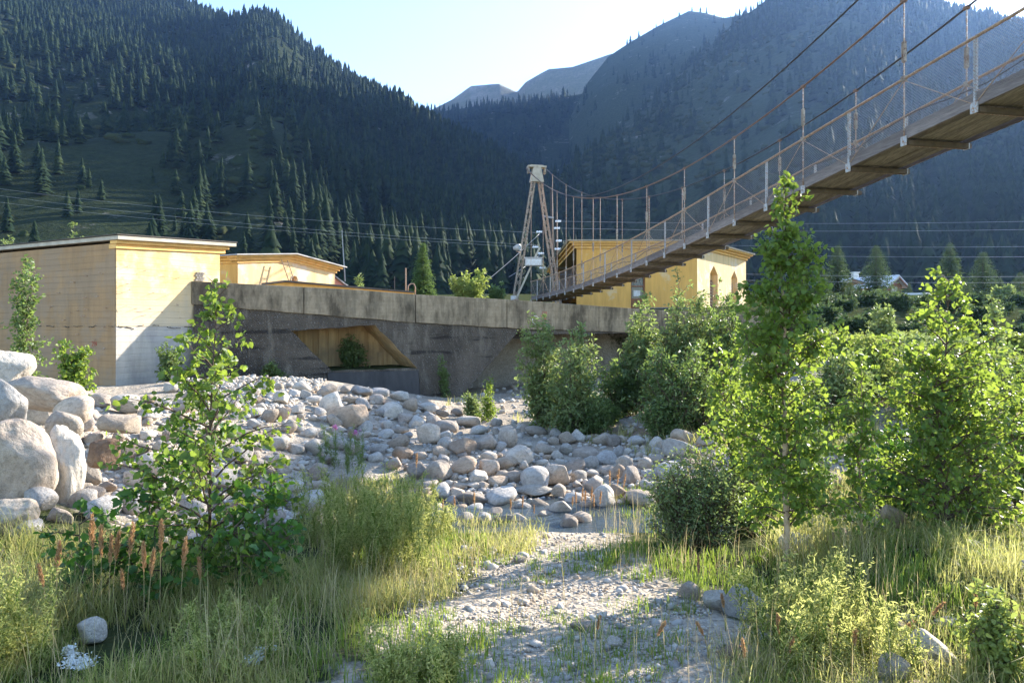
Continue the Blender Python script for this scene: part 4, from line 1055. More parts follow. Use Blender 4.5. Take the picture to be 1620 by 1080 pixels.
# ------------------------------------------------------------------ utility pole, wires, masts
pol = thing('utility_pole', 'dark wooden utility pole with white insulators behind the tower', 'pole', V3(pt(873, 480, 52).x, 52, 4.0))
MB().tube([pt(876, 470, 52), pt(872, 296, 52)], [.16, .11], 9).build('shaft', M['pole_wood'], pol, smooth=True)
MB().tube([pt(882, 470, 52.3), pt(880, 335, 52.3)], [.12, .09], 8).build('brace_post', M['pole_wood'], pol, smooth=True)
MB().bar(pt(861, 342, 51.8), pt(876, 345, 51.8), .12).build('cross_arm', M['wire_grey'], pol)
for x, y in ((883, 350), (881, 361), (884, 381), (882, 394), (853, 367), (847, 391), (856, 401), (858, 424)):
    p = pt(x, y, 51.8)
    MB().tube([p - V3(.22, 0, 0), p - V3(.14, 0, 0), p - V3(.05, 0, 0), p + V3(.05, 0, 0), p + V3(.14, 0, 0), p + V3(.22, 0, 0)], [.05, .10, .055, .10, .055, .09], 8).build('insulator', M['insulator'], pol, smooth=True)
def wire(a, b, sag, label, r=.011, mat='wire_grey'):
    a, b = Vector(a), Vector(b)
    pts = [a.lerp(b, k / 28) - up * sag * 4 * (k / 28) * (1 - k / 28) for k in range(29)]
    o = MB().tube(pts, r, 5).build('power_line', M[mat], None, smooth=True)
    tag(o, label, 'cable', 'overhead wires')
wire(pt(-260, 258, 75), pt(848, 368, 52), 1.1, 'uppermost thin wire crossing the left mountain to the tower')
wire(pt(-260, 268, 76), pt(853, 388, 52), 1.0, 'second thin wire crossing the left mountain to the tower')
wire(pt(-260, 284, 77), pt(847, 392, 52), 0.8, 'lowest thin wire crossing the left mountain to the tower')
wire(pt(884, 350, 52), pt(2050, 336, 60), 0.5, 'uppermost horizontal wire crossing the right slope')
wire(pt(881, 361, 52), pt(2050, 350, 60), 0.5, 'second horizontal wire crossing the right slope')
wire(pt(884, 381, 52), pt(2050, 378, 60), 0.6, 'third horizontal wire crossing the right slope')
wire(pt(882, 394, 52), pt(2050, 396, 60), 0.6, 'fourth horizontal wire crossing the right slope')
wire(pt(882, 424, 52), pt(2050, 428, 60), 0.6, 'fifth horizontal wire crossing the right slope above the chalet')
wire(pt(882, 434, 52), pt(2050, 437, 60), 0.6, 'lowest horizontal wire crossing the right slope above the chalet')
wire(pt(805, 438, 46), pt(856, 401, 51.5), 0.1, 'short slanting wire left of the tower foot', .02)
wire(pt(760, 452, 46), pt(853, 370, 51.5), 0.1, 'long slanting wire left of the tower', .02)
tag(MB().tube([pt(546, 445, 34), pt(541, 364, 34)], [.035, .018], 6).build('antenna_mast', M['wire_grey']), 'thin leaning antenna mast beside the yellow gabled building', 'mast')
tag(MB().tube([pt(642, 466, 33), pt(642, 424, 33)], .035, 6).build('pipe_post', M['rail_orange']), 'thin rusty pipe standing behind the wall near the spruce', 'post')
tag(MB().tube([pt(624, 462, 33), pt(624, 437, 33)], .02, 6).build('pipe_post', M['cable_steel']), 'short dark rod behind the wall right of the shed', 'post')
tag(MB().tube([pt(645, 466, 32.5), pt(646, 452, 32.5), pt(650, 448.5, 32.5), pt(655, 449, 32.5), pt(657, 454, 32.5), pt(657, 466, 32.5)], .03, 6).build('bent_pipe', M['rust_metal'], smooth=True), 'small bent pipe loop behind the wall beside the spruce', 'pipe')

# ------------------------------------------------------------------ chalets and canopy far right
def chalet(name, label, px, py, D, w, dpt, h, rh, ang, roofmat):
    c = pt(px, py, D); g = thing(name, label, 'house', c)
    ux = V3(math.cos(ang), math.sin(ang), 0); uy = V3(-ux.y, ux.x, 0)
    o = c - ux * w / 2
    MB().add([o, o + ux * w, o + ux * w + up * h, o + ux * w / 2 + up * (h + rh), o + up * h] + [q + uy * dpt for q in (o, o + ux * w, o + ux * w + up * h, o + ux * w / 2 + up * (h + rh), o + up * h)],
             [[0, 1, 2, 3, 4], [9, 8, 7, 6, 5], [0, 5, 6, 1], [1, 6, 7, 2], [4, 9, 5, 0]]).build('wall', M['chalet_wood'], g)
    for sg in (-1, 1):
        ap = c + up * (h + rh + .06) - uy * .9; ev = c + ux * sg * (w / 2 + .8) + up * (h - .8 * rh / (w / 2) + .06) - uy * .9
        MB().obox(ap, ev - ap, uy * (dpt + 1.8), up * .22).build('roof', M[roofmat], g)
        MB().obox(ap - uy * .05 - up * .3, ev - ap, uy * .2, up * .29).build('barge_board', M['chalet_wood'] if sg > 0 else M['roof_edge'], g)
    wn_ = MB().obox(c - uy * .08 - ux * w * .2 + up * h * .35, ux * w * .4, uy * .05, up * h * .5).build('window', M['roof_edge'], g)
    for k in (0, 1): MB().obox(c - uy * .12 - ux * w * .17 + ux * w * .18 * k + up * h * .4, ux * w * .15, uy * .03, up * h * .38).build('pane', M['dark_glass'], wn_)
    return g, c, ux, uy
chalet('chalet', 'red-brown chalet with white gabled roof behind the dark spruce', 1414, 470, 112, 4.2, 9, 2.0, 1.35, RAD(28), 'chalet_roof')
g2, c2, ux2, uy2 = chalet('chalet', 'reddish chalet with white chimney left of the tall dark spruce', 1347, 472, 116, 5, 8, 2.2, .9, RAD(-20), 'felt_dark')
cm = MB().box(c2 + V3(1.6, 2, 3.6), .9, .9, 1.8).build('chimney', M['white_metal'], g2); MB().box(c2 + V3(1.6, 2, 4.55), 1.2, 1.2, .15).build('chimney_cap', M['white_metal'], cm)
cn = thing('canopy', 'flat pale canopy on white posts below the chalet', 'canopy', pt(1445, 500, 98))
MB().hexa([pt(1408, 467, 96), pt(1462, 466, 94), pt(1484, 466, 102), pt(1420, 466, 104)] + [pt(1408, 464, 96), pt(1462, 463, 94), pt(1484, 463.5, 102), pt(1420, 463.5, 104)]).build('roof_sheet', M['chalet_roof'], cn)
for x, D in ((1412, 96.3), (1449, 95), (1458, 94.6), (1479, 101.5), (1430, 103)):
    MB().bar(pt(x, 466.5, D), pt(x + (4 if x == 1458 else 0), 506, D), .22).build('post', M['white_metal'], cn)
MB().bar(pt(1446, 470, 94.7), pt(1462, 497, 94.5), .16).build('brace', M['white_metal'], cn)

# ------------------------------------------------------------------ boulders and pebbles
def boulder_mesh(seed, sub=3, cuts=9, rough=0.05, name='boulder', sharp=False):
    r = np.random.RandomState(seed)
    bm = bmesh.new(); bmesh.ops.create_icosphere(bm, subdivisions=sub, radius=1.0)
    V = np.array([v.co[:] for v in bm.verts])
    V = V * (r.uniform(.75, 1.2, 3) if sub < 5 else 1.0)
    for _ in range(cuts):
        n = r.normal(size=3); n /= np.linalg.norm(n); d = r.uniform(0.45, 0.82) if sub < 5 else r.uniform(.62, .92)
        over = np.maximum(V @ n - d, 0); V = V - over[:, None] * n * 0.96
    if not sharp:
        nb = [[e.other_vert(v).index for e in v.link_edges] for v in bm.verts]
        for _ in range(1 if sub < 4 else 3): V = np.array([0.5 * V[i] + 0.5 * V[q].mean(0) for i, q in enumerate(nb)])
    L = np.linalg.norm(V, axis=1, keepdims=True)
    d = nz(V[:, 0] * 2 + V[:, 2], V[:, 1] * 2 - V[:, 2] * 1.3, seed, 4, 1.3) * rough + nz(V[:, 0] * 6 + V[:, 2] * 3, V[:, 1] * 6 - 4 * V[:, 2], seed + 5, 3, 1.0) * rough * .35
    V = V * (1 + d[:, None])
    V = V / np.abs(V).max(0)
    for v, c in zip(bm.verts, V): v.co = c
    me = bpy.data.meshes.new(name); bm.to_mesh(me); bm.free()
    me.polygons.foreach_set('use_smooth', np.ones(len(me.polygons), dtype=bool))
    return me
def with_mat(me, m): me.materials.append(M[m]); return me
RB = [with_mat(boulder_mesh(100 + i, 3, 11 + i % 6, 0.06), 'granite' if i % 4 else 'granite_tan') for i in range(14)]
RS = [with_mat(boulder_mesh(200 + i, 2, 10, 0.05), 'granite' if i % 3 else 'granite_tan') for i in range(8)]
rk = random.Random(21)
boxes = []
def boulder(cx, cy, w, h, label, D=None, me=None, tilt=None, group=None, sink=0.12, depth=None, cat='boulder', name='boulder'):
    if D is None:
        X, Dd, z = hit(cx, cy + h * 0.46); D = float(Dd[0]) + w / F * float(Dd[0]) * 0.12
    sw, sh = w / F * D / 2, h / F * D / 2
    c = pt(cx, cy, D)
    o = link(name, me or rk.choice(RB), None, None, c)
    dd = depth or sw * rk.uniform(0.75, 1.05)
    o.scale = (sw * 1.08, dd, sh * 1.14)
    o.rotation_euler = (rk.uniform(-.2, .2), RAD(tilt) if tilt is not None else rk.uniform(-.4, .4), rk.choice((0, 3.14)) + rk.uniform(-.35, .35))
    boxes.append((cx, cy, w, h))
    if group == 'stones in the river heap':
        sz_ = 'large' if w > 33 else ('middling' if w > 23 else 'small')
        at_ = 'at the left end of the river heap' if cx < 600 else ('in the river heap right below the wall opening' if cx < 740 else ('in the river heap just above the stream' if cx < 880 else 'at the right end of the river heap'))
        label = f'{sz_} rounded pale stone {at_}'; group = f'{sz_} stones {at_}'
    elif group == 'boulders in the left bank':
        sz_ = 'large' if w > 36 else ('middling' if w > 25 else 'small')
        at_ = 'left of the foreground birch' if cx < 280 else ('behind the foreground birch' if cx < 400 else 'right of the foreground birch')
        label = f'{sz_} pale boulder in the left bank {at_}'; group = f'{sz_} left bank boulders {at_}'
    return tag(o, label, cat, group)
big = [with_mat(boulder_mesh(300 + i, 5, 10, 0.13), 'granite' if i != 2 else 'granite_tan') for i in range(6)]
boulder(6, 585, 84, 72, 'grey angular boulder topmost at the left edge of the boulder bank', 8.6, big[0], 8)
boulder(4, 648, 74, 92, 'pale upright boulder at the left edge above the largest boulder', 6.9, big[1], 0)
boulder(20, 735, 118, 130, 'largest pale rough boulder at the left edge', 6.2, big[3], 4)
boulder(80, 626, 110, 48, 'long smooth grey boulder lying below the small sapling', 8.2, big[4], 12)
boulder(100, 737, 62, 118, 'tall pale upright boulder right of the largest boulder', 6.5, big[5], -4)
boulder(10, 816, 92, 60, 'bright rounded boulder low at the left edge in the grass', None, big[2], 10)
boulder(40, 836, 48, 30, 'small grey rough stone in grass at the foot of the bright boulder', None, None, 5)
boulder(120, 650, 62, 42, 'smooth cream boulder beside the long grey boulder', 8.0, None, 15)
boulder(102, 672, 50, 46, 'angular pale grey boulder above the tall upright boulder', 7.4, None, -20)
boulder(200, 640, 48, 30, 'rounded tan boulder at the foot of the building corner', 10.5, None, 0)
boulder(197, 668, 70, 34, 'flat orange-tan boulder below the building corner', 9.0, with_mat(boulder_mesh(331, 4, 10, .05), 'granite_tan'), 6)
boulder(163, 718, 54, 40, 'rusty brown jagged rock among pale boulders', 7.6, with_mat(boulder_mesh(332, 4, 14, .12, sharp=True), 'rusty_stone'), -10)
boulder(550, 660, 60, 38, 'large flat tan boulder at the left of the cobble heap', None, with_mat(boulder_mesh(333, 4, 10, .05), 'granite_tan'), 10)
boulder(956, 790, 36, 42, 'upright pale boulder beside orange plumes near the stream', None, None, -5)
boulder(973, 777, 40, 24, 'rounded pale boulder behind the upright one near the stream', None, None, 10)
boulder(848, 760, 46, 42, 'square pale boulder directly above the stream pool', None, None, 0)
boulder(880, 751, 42, 38, 'rounded grey boulder adjoining the square one above the pool', None, None, 0)
boulder(848, 776, 56, 20, 'flat ledge-like stone at the water edge below the square boulder', None, None, 2)
boulder(755, 790, 66, 24, 'long flat pale slab beside the stream water', None, None, 3)
boulder(1178, 953, 64, 54, 'grey speckled boulder beside the gravel at the birch foot', None, with_mat(boulder_mesh(334, 4, 10, .06), 'granite'), -8)
boulder(1088, 934, 32, 28, 'dark stone at the foot of the willow bush', None, None, -25)
boulder(1135, 948, 42, 30, 'brownish stone left of the grey speckled boulder', None, None, 0)
boulder(1463, 1024, 74, 60, 'large rounded boulder under arching dry grass at lower right', None, with_mat(boulder_mesh(335, 4, 10, .06), 'granite'), 15)
boulder(1155, 1031, 38, 28, 'small grey stone in grass below the gravel at lower right', None, None, 0)
boulder(1412, 1056, 48, 44, 'pale boulder at the bottom edge right of the wormwood', None, None, 20)
boulder(147, 998, 42, 40, 'grey stone half hidden in tall grass at lower left', None, None, 0)
boulder(921, 988, 38, 15, 'flat pale stone lying on the gravel path', None, None, 0)
boulder(835, 994, 28, 13, 'small flat stone left on the gravel path', None, None, 0)
boulder(967, 1014, 32, 17, 'pale stone low on the gravel path', None, None, 0)
boulder(823, 884, 20, 14, 'little white stone at the start of the path', None, None, 0)
G1 = ('pale boulder in the left bank of boulders below the ochre building', 'boulders in the left bank')
for q in ((45, 690, 44, 34), (70, 712, 36, 30), (62, 790, 50, 36), (132, 790, 44, 32), (95, 815, 40, 26), (150, 778, 30, 24), (30, 615, 40, 30), (57, 655, 46, 36), (158, 635, 30, 24), (135, 670, 26, 24), (143, 752, 38, 34), (190, 692, 26, 22), (151, 696, 30, 22), (178, 737, 24, 20), (292, 643, 42, 24), (162, 805, 58, 46), (256, 770, 34, 34), (485, 797, 60, 36),
          (262, 718, 42, 40), (242, 737, 52, 42), (213, 757, 44, 32), (415, 742, 44, 32), (235, 657, 34, 22), (75, 662, 28, 22), (282, 598, 24, 20), (268, 613, 24, 18), (300, 628, 32, 18), (330, 690, 40, 28), (310, 735, 44, 34), (350, 760, 46, 34),
          (380, 720, 40, 30), (300, 800, 48, 36), (360, 810, 44, 30), (220, 800, 50, 38), (430, 790, 40, 28), (200, 715, 30, 22), (120, 690, 30, 22), (95, 690, 24, 18), (440, 700, 36, 24), (400, 670, 30, 20), (340, 655, 32, 20)):
    boulder(*q, G1[0], group=G1[1])
G2 = ('rounded pale stone in the heap between stream and concrete wall', 'stones in the river heap')
for q in ((617, 650, 38, 26), (640, 662, 28, 20), (660, 668, 26, 19), (678, 688, 38, 34), (630, 700, 35, 24), (705, 702, 26, 22), (733, 706, 42, 28), (768, 700, 40, 24), (803, 690, 29, 36), (820, 721, 44, 32), (800, 731, 40, 23),
          (730, 740, 50, 30), (772, 738, 34, 30), (695, 748, 44, 36), (664, 745, 36, 30), (753, 755, 34, 28), (816, 754, 30, 22), (715, 793, 24, 18), (826, 805, 30, 20), (855, 800, 32, 22), (887, 805, 36, 30), (863, 817, 30, 22),
          (927, 716, 42, 19), (897, 693, 28, 22), (895, 711, 22, 18), (1037, 702, 20, 22), (987, 733, 26, 24), (997, 752, 32, 30), (1060, 746, 52, 28), (917, 753, 26, 18), (797, 822, 36, 20), (763, 820, 26, 20), (737, 822, 28, 22),
          (820, 822, 26, 20), (632, 627, 30, 16), (700, 655, 22, 16), (530, 668, 30, 22), (575, 640, 28, 18), (595, 632, 24, 16), (706, 816, 14, 26), (780, 812, 28, 18), (905, 790, 34, 22), (930, 800, 30, 20), (1020, 735, 26, 22), (960, 745, 26, 18)):
    boulder(*q, G2[0], group=G2[1])
G3 = ('grey boulder in the shade of the right-hand birches', 'boulders below the right-hand birches')
for q in ((1213, 984, 40, 28), (1422, 996, 36, 24), (1434, 977, 36, 16), (1265, 862, 60, 38), (1415, 820, 46, 52), (1180, 766, 32, 22), (1183, 745, 42, 28), (1500, 984, 32, 16), (1390, 735, 40, 26), (1310, 760, 40, 26), (1120, 700, 30, 20), (1240, 700, 34, 22), (1330, 850, 44, 30), (1560, 780, 50, 34)):
    boulder(*q, G3[0], group=G3[1])
# fill between them
def inpoly(x, y, poly):
    ins = np.zeros(len(x), bool); n = len(poly)
    for i in range(n):
        (x0, y0), (x1, y1) = poly[i], poly[(i + 1) % n]
        c = ((y0 > y) != (y1 > y)) & (x < (x1 - x0) * (y - y0) / (y1 - y0 + 1e-9) + x0)
        ins ^= c
    return ins
heap = [(390, 612), (450, 604), (520, 612), (570, 614), (640, 622), (720, 650), (780, 662), (860, 684), (960, 690), (1080, 690), (1090, 760), (1000, 800), (900, 828), (700, 828), (640, 740), (560, 720), (500, 690), (400, 660)]
bank = [(60, 640), (180, 632), (320, 626), (400, 650), (520, 690), (520, 800), (380, 860), (250, 860), (120, 800), (110, 690)]
rn = np.random.RandomState(5)
def fill(poly, n, smin, smax, lab, grp, meshes, gapk=0.62):
    xs = rn.uniform(min(p[0] for p in poly), max(p[0] for p in poly), n * 30); ys = rn.uniform(min(p[1] for p in poly), max(p[1] for p in poly), n * 30)
    k = inpoly(xs, ys, poly); xs, ys = xs[k], ys[k]; cnt = 0
    for x, y in zip(xs, ys):
        per = np.interp(y, [600, 830], [0.75, 1.25])
        w = rn.uniform(smin, smax) * per * (1.3 if rn.uniform() < .15 else 1); h = w * rn.uniform(.45, .95)
        if any(abs(x - b[0]) < (w + b[2]) / 2 * gapk and abs(y - b[1]) < (h + b[3]) / 2 * gapk for b in boxes): continue
        boulder(x, y, w, h, lab, group=grp, me=meshes[int(rn.randint(len(meshes)))]); cnt += 1
        if cnt >= n: break
    return cnt
fill(heap, 130, 16, 46, G2[0], G2[1], RB + RS)
fill(bank, 60, 16, 34, G1[0], G1[1], RB + RS)
# pebbles, cobbles and gravel too many to count
def stones(name, label, px, py, size, sub, lift=0.25):
    bm = bmesh.new(); bmesh.ops.create_icosphere(bm, subdivisions=sub, radius=1.0)
    tv = np.array([v.co[:] for v in bm.verts]); tf = np.array([[v.index for v in f.verts] for f in bm.faces]); bm.free()
    X, D, z = hit(px, py); n = len(X)
    s = size * D / F / 2
    sc = np.stack([s * rn.uniform(.8, 1.4, n), s * rn.uniform(.7, 1.1, n), s * rn.uniform(.45, .8, n)], 1)
    V = tv[None] * (1 + 0.16 * rn.normal(size=(n, len(tv), 1)).clip(-1.5, 1.5)) * sc[:, None]
    a = rn.uniform(0, 6.28, n); b = rn.uniform(-.5, .5, n)
    x1 = V[..., 0] * np.cos(b)[:, None] - V[..., 2] * np.sin(b)[:, None]; z1 = V[..., 0] * np.sin(b)[:, None] + V[..., 2] * np.cos(b)[:, None]
    x2 = x1 * np.cos(a)[:, None] - V[..., 1] * np.sin(a)[:, None]; y2 = x1 * np.sin(a)[:, None] + V[..., 1] * np.cos(a)[:, None]
    V = np.stack([x2 + X[:, None], y2 + D[:, None], z1 + (z + s * lift)[:, None]], -1).reshape(-1, 3)
    f = (tf[None] + (np.arange(n) * len(tv))[:, None, None]).reshape(-1, 3)
    tag(link(name, mesh_np(name, V, f, True), M['pebble']), label, 'stones', kind='stuff')
def sample(poly, n):
    x = rn.uniform(min(p[0] for p in poly), max(p[0] for p in poly), n * 3); y = rn.uniform(min(p[1] for p in poly), max(p[1] for p in poly), n * 3)
    k = inpoly(x, y, poly); return x[k][:n], y[k][:n]
a1, a2, a6 = sample(heap, 1300), sample(bank, 900), sample([(-420, 600), (60, 600), (70, 830), (-420, 800)], 900)
px_ = np.concatenate([a1[0], a2[0], a6[0]]); py_ = np.concatenate([a1[1], a2[1], a6[1]])
stones('cobbles', 'grey cobbles filling the gaps between the river boulders', px_, py_, rn.uniform(5, 12, len(px_)) * np.interp(py_, [600, 830], [.75, 1.2]), 2)
flank = [(700, 640), (800, 610), (1000, 600), (1180, 640), (1350, 690), (1500, 720), (1620, 760), (1620, 900), (1200, 830), (1060, 760), (1000, 720), (860, 690)]
toe = [(280, 580), (440, 580), (520, 600), (450, 650), (280, 650)]
path_ = [(640, 900), (820, 830), (990, 830), (1000, 900), (1120, 960), (1180, 1100), (760, 1100), (640, 980)]
flank2 = [(1620, 600), (2000, 580), (2100, 900), (1620, 900)]
a3, a4, a5 = [np.concatenate(q) for q in zip(sample(flank, 1600), sample(flank2, 700))], sample(path_, 4200), sample(toe, 1500)
px_ = np.concatenate([a3[0], a4[0], a5[0]]); py_ = np.concatenate([a3[1], a4[1], a5[1]])
szs = np.concatenate([rn.uniform(4, 13, len(a3[0])), rn.uniform(2, 7, len(a4[0])) * (1 + (rn.uniform(0, 1, len(a4[0])) < .04) * 2.0), rn.uniform(3, 9, len(a5[0]))])
stones('gravel', 'loose gravel and small stones on path and banks', px_, py_, szs, 1)

# ------------------------------------------------------------------ plants
def leaf_verts(P, A, N, S, asp):
    """P base points, A axes (unit), N normals (unit), S sizes -> folded heart-shaped leaves of four triangles"""
    A = A / (np.linalg.norm(A, axis=1, keepdims=True) + 1e-9)
    B = np.cross(N, A); B /= np.linalg.norm(B, axis=1, keepdims=True) + 1e-9
    Nn = np.cross(A, B); S = S[:, None]
    def q(a, b, c): return P + S * (A * a + B * b * asp + Nn * c)
    V = np.stack([q(0, 0, 0), q(.22, .44, .10), q(.62, .36, .07), q(1.0, 0, -.06), q(.62, -.36, .07), q(.22, -.44, .10)], 1)
    i = np.arange(len(P))[:, None] * 6
    F_ = np.concatenate([i + np.array([[0, 3, 2, 1]]), i + np.array([[0, 5, 4, 3]])])
    return V.reshape(-1, 3), F_

def unit(v): return v / (np.linalg.norm(v, axis=-1, keepdims=True) + 1e-9)

def grow(r, base, H, spread, nstem=1, nbr=40, ntw=6, leaf=.05, per=9, asp=.9, stem_r=.012, lean=.03, fmin=.10, prof=(.55, 1, .8, .25), elev=(25, 60), fan=.0, droop=.35, jitter=.02, wob=.03, basek=.3, hvar=.5):
    """stems, branches, twigs and leaves; returns tube batches and leaf arrays"""
    K = 9; base = np.array(base)
    tubes = []; stems = []
    for s in range(nstem):
        f = np.linspace(0, 1, K)[:, None]
        az = r.uniform(0, 6.28); out = fan * r.uniform(.2, 1)
        hh = H * (r.uniform(hvar, 1) if s else 1.0)
        d = np.array([math.cos(az), math.sin(az), 0]) * (out * hh + lean * H)
        P = base + np.array([r.uniform(-1, 1), r.uniform(-1, 1), 0]) * (spread * basek if nstem > 1 else 0) + f * np.array([0, 0, hh]) + (f ** 1.4) * d
        w = r.normal(size=(K, 3)) * H * wob * .35; w[0] = 0; w[:, 2] *= .2; w = np.cumsum(w, 0) * .5
        stems.append(P + w)
    S = np.array(stems)
    R = np.linspace(1, .12, K)[None] * (stem_r * H / 2.5) * np.ones((nstem, 1)) * 1.6
    tubes.append(('trunk', S, R, 7))
    # branches
    nb = nbr * nstem; KB = 5
    si = np.repeat(np.arange(nstem), nbr); f = np.tile(np.linspace(fmin, .985, nbr), nstem) + r.uniform(-.01, .01, nb); f = f.clip(0, .99)
    fi = f * (K - 1); i0 = fi.astype(int).clip(0, K - 2); u = (fi - i0)[:, None]
    st = S[si, i0] * (1 - u) + S[si, i0 + 1] * u
    L = spread * np.interp(f, [fmin, fmin + .25, .7, 1.0], prof) * r.uniform(.6, 1.1, nb)
    az = np.arange(nb) * 2.39996 + r.uniform(-.4, .4, nb); el = np.radians(r.uniform(elev[0], elev[1], nb) + 20 * f)
    d = np.stack([np.cos(az) * np.cos(el), np.sin(az) * np.cos(el), np.sin(el)], 1)
    g = np.linspace(0, 1, KB)[None, :, None]
    BP_ = st[:, None] + d[:, None] * (L[:, None, None] * g) + np.array([0, 0, -droop * .5]) * (L[:, None, None] * g ** 2.2) + r.normal(size=(nb, KB, 3)) * (L[:, None, None] * .035) * g
    BR_ = (np.linspace(1, .25, KB)[None] * (0.0035 + .010 * L[:, None] * .8))
    tubes.append(('branches', BP_, BR_, 4))
    # twigs
    nt = nb * ntw; bi = np.sort(r.choice(nb, nt, p=(L + .02 * spread) / (L + .02 * spread).sum())); q = r.uniform(.15, 1, nt); qi = q * (KB - 1); j0 = qi.astype(int).clip(0, KB - 2); v = (qi - j0)[:, None]
    ts = BP_[bi, j0] * (1 - v) + BP_[bi, j0 + 1] * v
    bd_ = unit(BP_[bi, j0 + 1] - BP_[bi, j0])
    td = unit(bd_ * .7 + r.normal(size=(nt, 3)) * .75 + np.array([0, 0, .05]))
    tl = (.05 + .32 * L[bi] * (1.15 - q * .5)) * r.uniform(.5, 1.2, nt)
    KT = 4; g = np.linspace(0, 1, KT)[None, :, None]
    TP = ts[:, None] + td[:, None] * (tl[:, None, None] * g) + np.array([0, 0, -droop]) * (tl[:, None, None] * g ** 2)
    TR = np.linspace(1, .4, KT)[None] * .0024 * np.ones((nt, 1)) * (H / 2.5) ** .5
    tubes.append(('branches', TP, TR, 3))
    # leaves
    nl = nt * per; ti = np.repeat(np.arange(nt), per); q = r.uniform(.1, 1.05, nl).clip(0, 1); qi = q * (KT - 1); j0 = qi.astype(int).clip(0, KT - 2); v = (qi - j0)[:, None]
    lp = TP[ti, j0] * (1 - v) + TP[ti, j0 + 1] * v + r.normal(size=(nl, 3)) * jitter
    ax = unit(td[ti] * .5 + r.normal(size=(nl, 3)) * .7 + np.array([0, 0, -droop * 1.3]))
    nn = unit(r.normal(size=(nl, 3)) + np.array([0, -.25, .5]))
    sz = leaf * r.uniform(.4, 1.25, nl)
    return tubes, (lp, ax, nn, sz, asp)

def plant(name, label, cat, px, D, top, width, leafm='birch_leaf', bark='twig', seed=1, group=None, base=None, z=None, big_leaves=0, **kw):
    r = np.random.RandomState(seed)
    if base is not None:
        X, Dd, zz = hit(px, base); D = float(Dd[0]); X = float(X[0]); z0 = float(zz[0])
    else:
        X = (px - CX) / F * D; z0 = float(gz(X, D)) if z is None else z
    ztp = EYE + (HY - top) / F * D; H = max(.15, ztp - z0)
    g = thing(name, label, cat, (X, D, z0 - .02), group)
    off = np.array([X, D, z0 - .02])
    tubes, lv = grow(r, (X, D, z0 - .04), H, width / F * D / 2, **kw)
    T = {}
    for nm, P, R, n in tubes:
        v, f = batch_tubes(P, R, n); T.setdefault(nm, []).append((v, f))
    for nm, lst in T.items():
        V = np.concatenate([a for a, _ in lst]) - off; n0 = 0; Fs = []
        for a, f in lst: Fs.append(f + n0); n0 += len(a)
        multi = nm == 'branches' or kw.get('nstem', 1) > 1
        o = link('stems' if multi and nm == 'trunk' else nm, mesh_np(nm, V, np.concatenate(Fs), True), M[bark if nm == 'trunk' or name == 'wormwood_bush' else 'twig'], g)
        if multi: o['kind'] = 'stuff'
    lp, ax, nn, sz, asp = lv
    if big_leaves:     # the leaves that show largest are leaves of their own
        k = np.argsort(-sz * np.clip(1 / np.maximum(lp[:, 1], 1), 0, 1))[:big_leaves]
        rest_ = np.setdiff1d(np.arange(len(lp)), k)
        lm = []
        for s in range(3):
            v, f = leaf_verts(np.zeros((1, 3)), np.array([[1., 0, 0]]), np.array([[0, 0, 1.]]), np.ones(1), asp)
            v = v + np.random.RandomState(s).normal(size=v.shape) * .03
            me = mesh_np('leaf', v, f); me.materials.append(M[leafm]); lm.append(me)
        for i in k:
            a = Vector(ax[i]).normalized(); b = Vector(nn[i]).cross(a).normalized(); c = a.cross(b)
            o = link('leaf', lm[i % 3], None, g)
            m = Matrix((a, b, c)).transposed().to_4x4() @ Matrix.Scale(sz[i], 4)
            o.matrix_local = Matrix.Translation(Vector(lp[i] - off)) @ m
        lp, ax, nn, sz = lp[rest_], ax[rest_], nn[rest_], sz[rest_]
    v, f = leaf_verts(lp - off, ax, nn, sz, asp)
    o = link('crown', mesh_np('crown', v, f), M[leafm], g); o['kind'] = 'stuff'
    return g

# foreground birches
plant('birch_tree', 'young birch in the foreground before the left boulders, dark heart-shaped leaves', 'tree', 332, 4.6, 440, 420, 'birch_leaf', 'twig', 11, nstem=1, nbr=50, ntw=8, leaf=.050, per=7, prof=(.9, .95, .36, .12), fmin=.06, lean=.02, elev=(15, 45), big_leaves=280, stem_r=.010, wob=.02)
plant('birch_tree', 'low bushy birch shoots spreading at the foot of the foreground birch', 'tree', 215, 4.4, 700, 330, 'birch_leaf_shaded', 'twig', 12, nstem=4, nbr=9, ntw=5, leaf=.060, per=5, fan=.75, prof=(.4, .5, .5, .3), droop=.2, elev=(0, 40))
plant('birch_tree', 'bushy birch shoots right of the foreground birch foot', 'tree', 385, 4.5, 760, 260, 'birch_leaf_shaded', 'twig', 13, nstem=4, nbr=9, ntw=5, leaf=.055, per=5, fan=.7, prof=(.4, .5, .5, .3), droop=.2, elev=(0, 40))
plant('birch_tree', 'tall bright birch with pale trunk rising before the bridge', 'tree', 1243, 5.0, 268, 260, 'birch_leaf', 'birch_bark', 14, nstem=1, nbr=84, ntw=9, leaf=.041, per=12, prof=(.75, 1.0, .62, .10), fmin=.12, stem_r=.013, lean=.01, elev=(15, 50), base=905)
plant('birch_tree', 'bright bushy birch at the right with red-brown stem', 'tree', 1512, 5.6, 440, 270, 'birch_leaf', 'twig', 15, nstem=3, nbr=52, ntw=7, leaf=.043, per=9, prof=(.9, 1.0, .75, .22), fmin=.06, fan=.07, hvar=.7, elev=(10, 50))
plant('birch_tree', 'slim birch sapling with red stem between the two big bright birches', 'tree', 1362, 5.0, 560, 120, 'birch_leaf', 'rail_orange', 16, nstem=1, nbr=30, ntw=5, leaf=.045, per=6, prof=(.9, 1, .6, .2), fmin=.10)
plant('birch_tree', 'second bright birch close behind the tall pale-trunked birch', 'tree', 1196, 6.6, 500, 150, 'birch_leaf', 'twig', 17, nstem=2, nbr=36, ntw=6, leaf=.05, per=6, prof=(.8, 1, .7, .2), fan=.08)
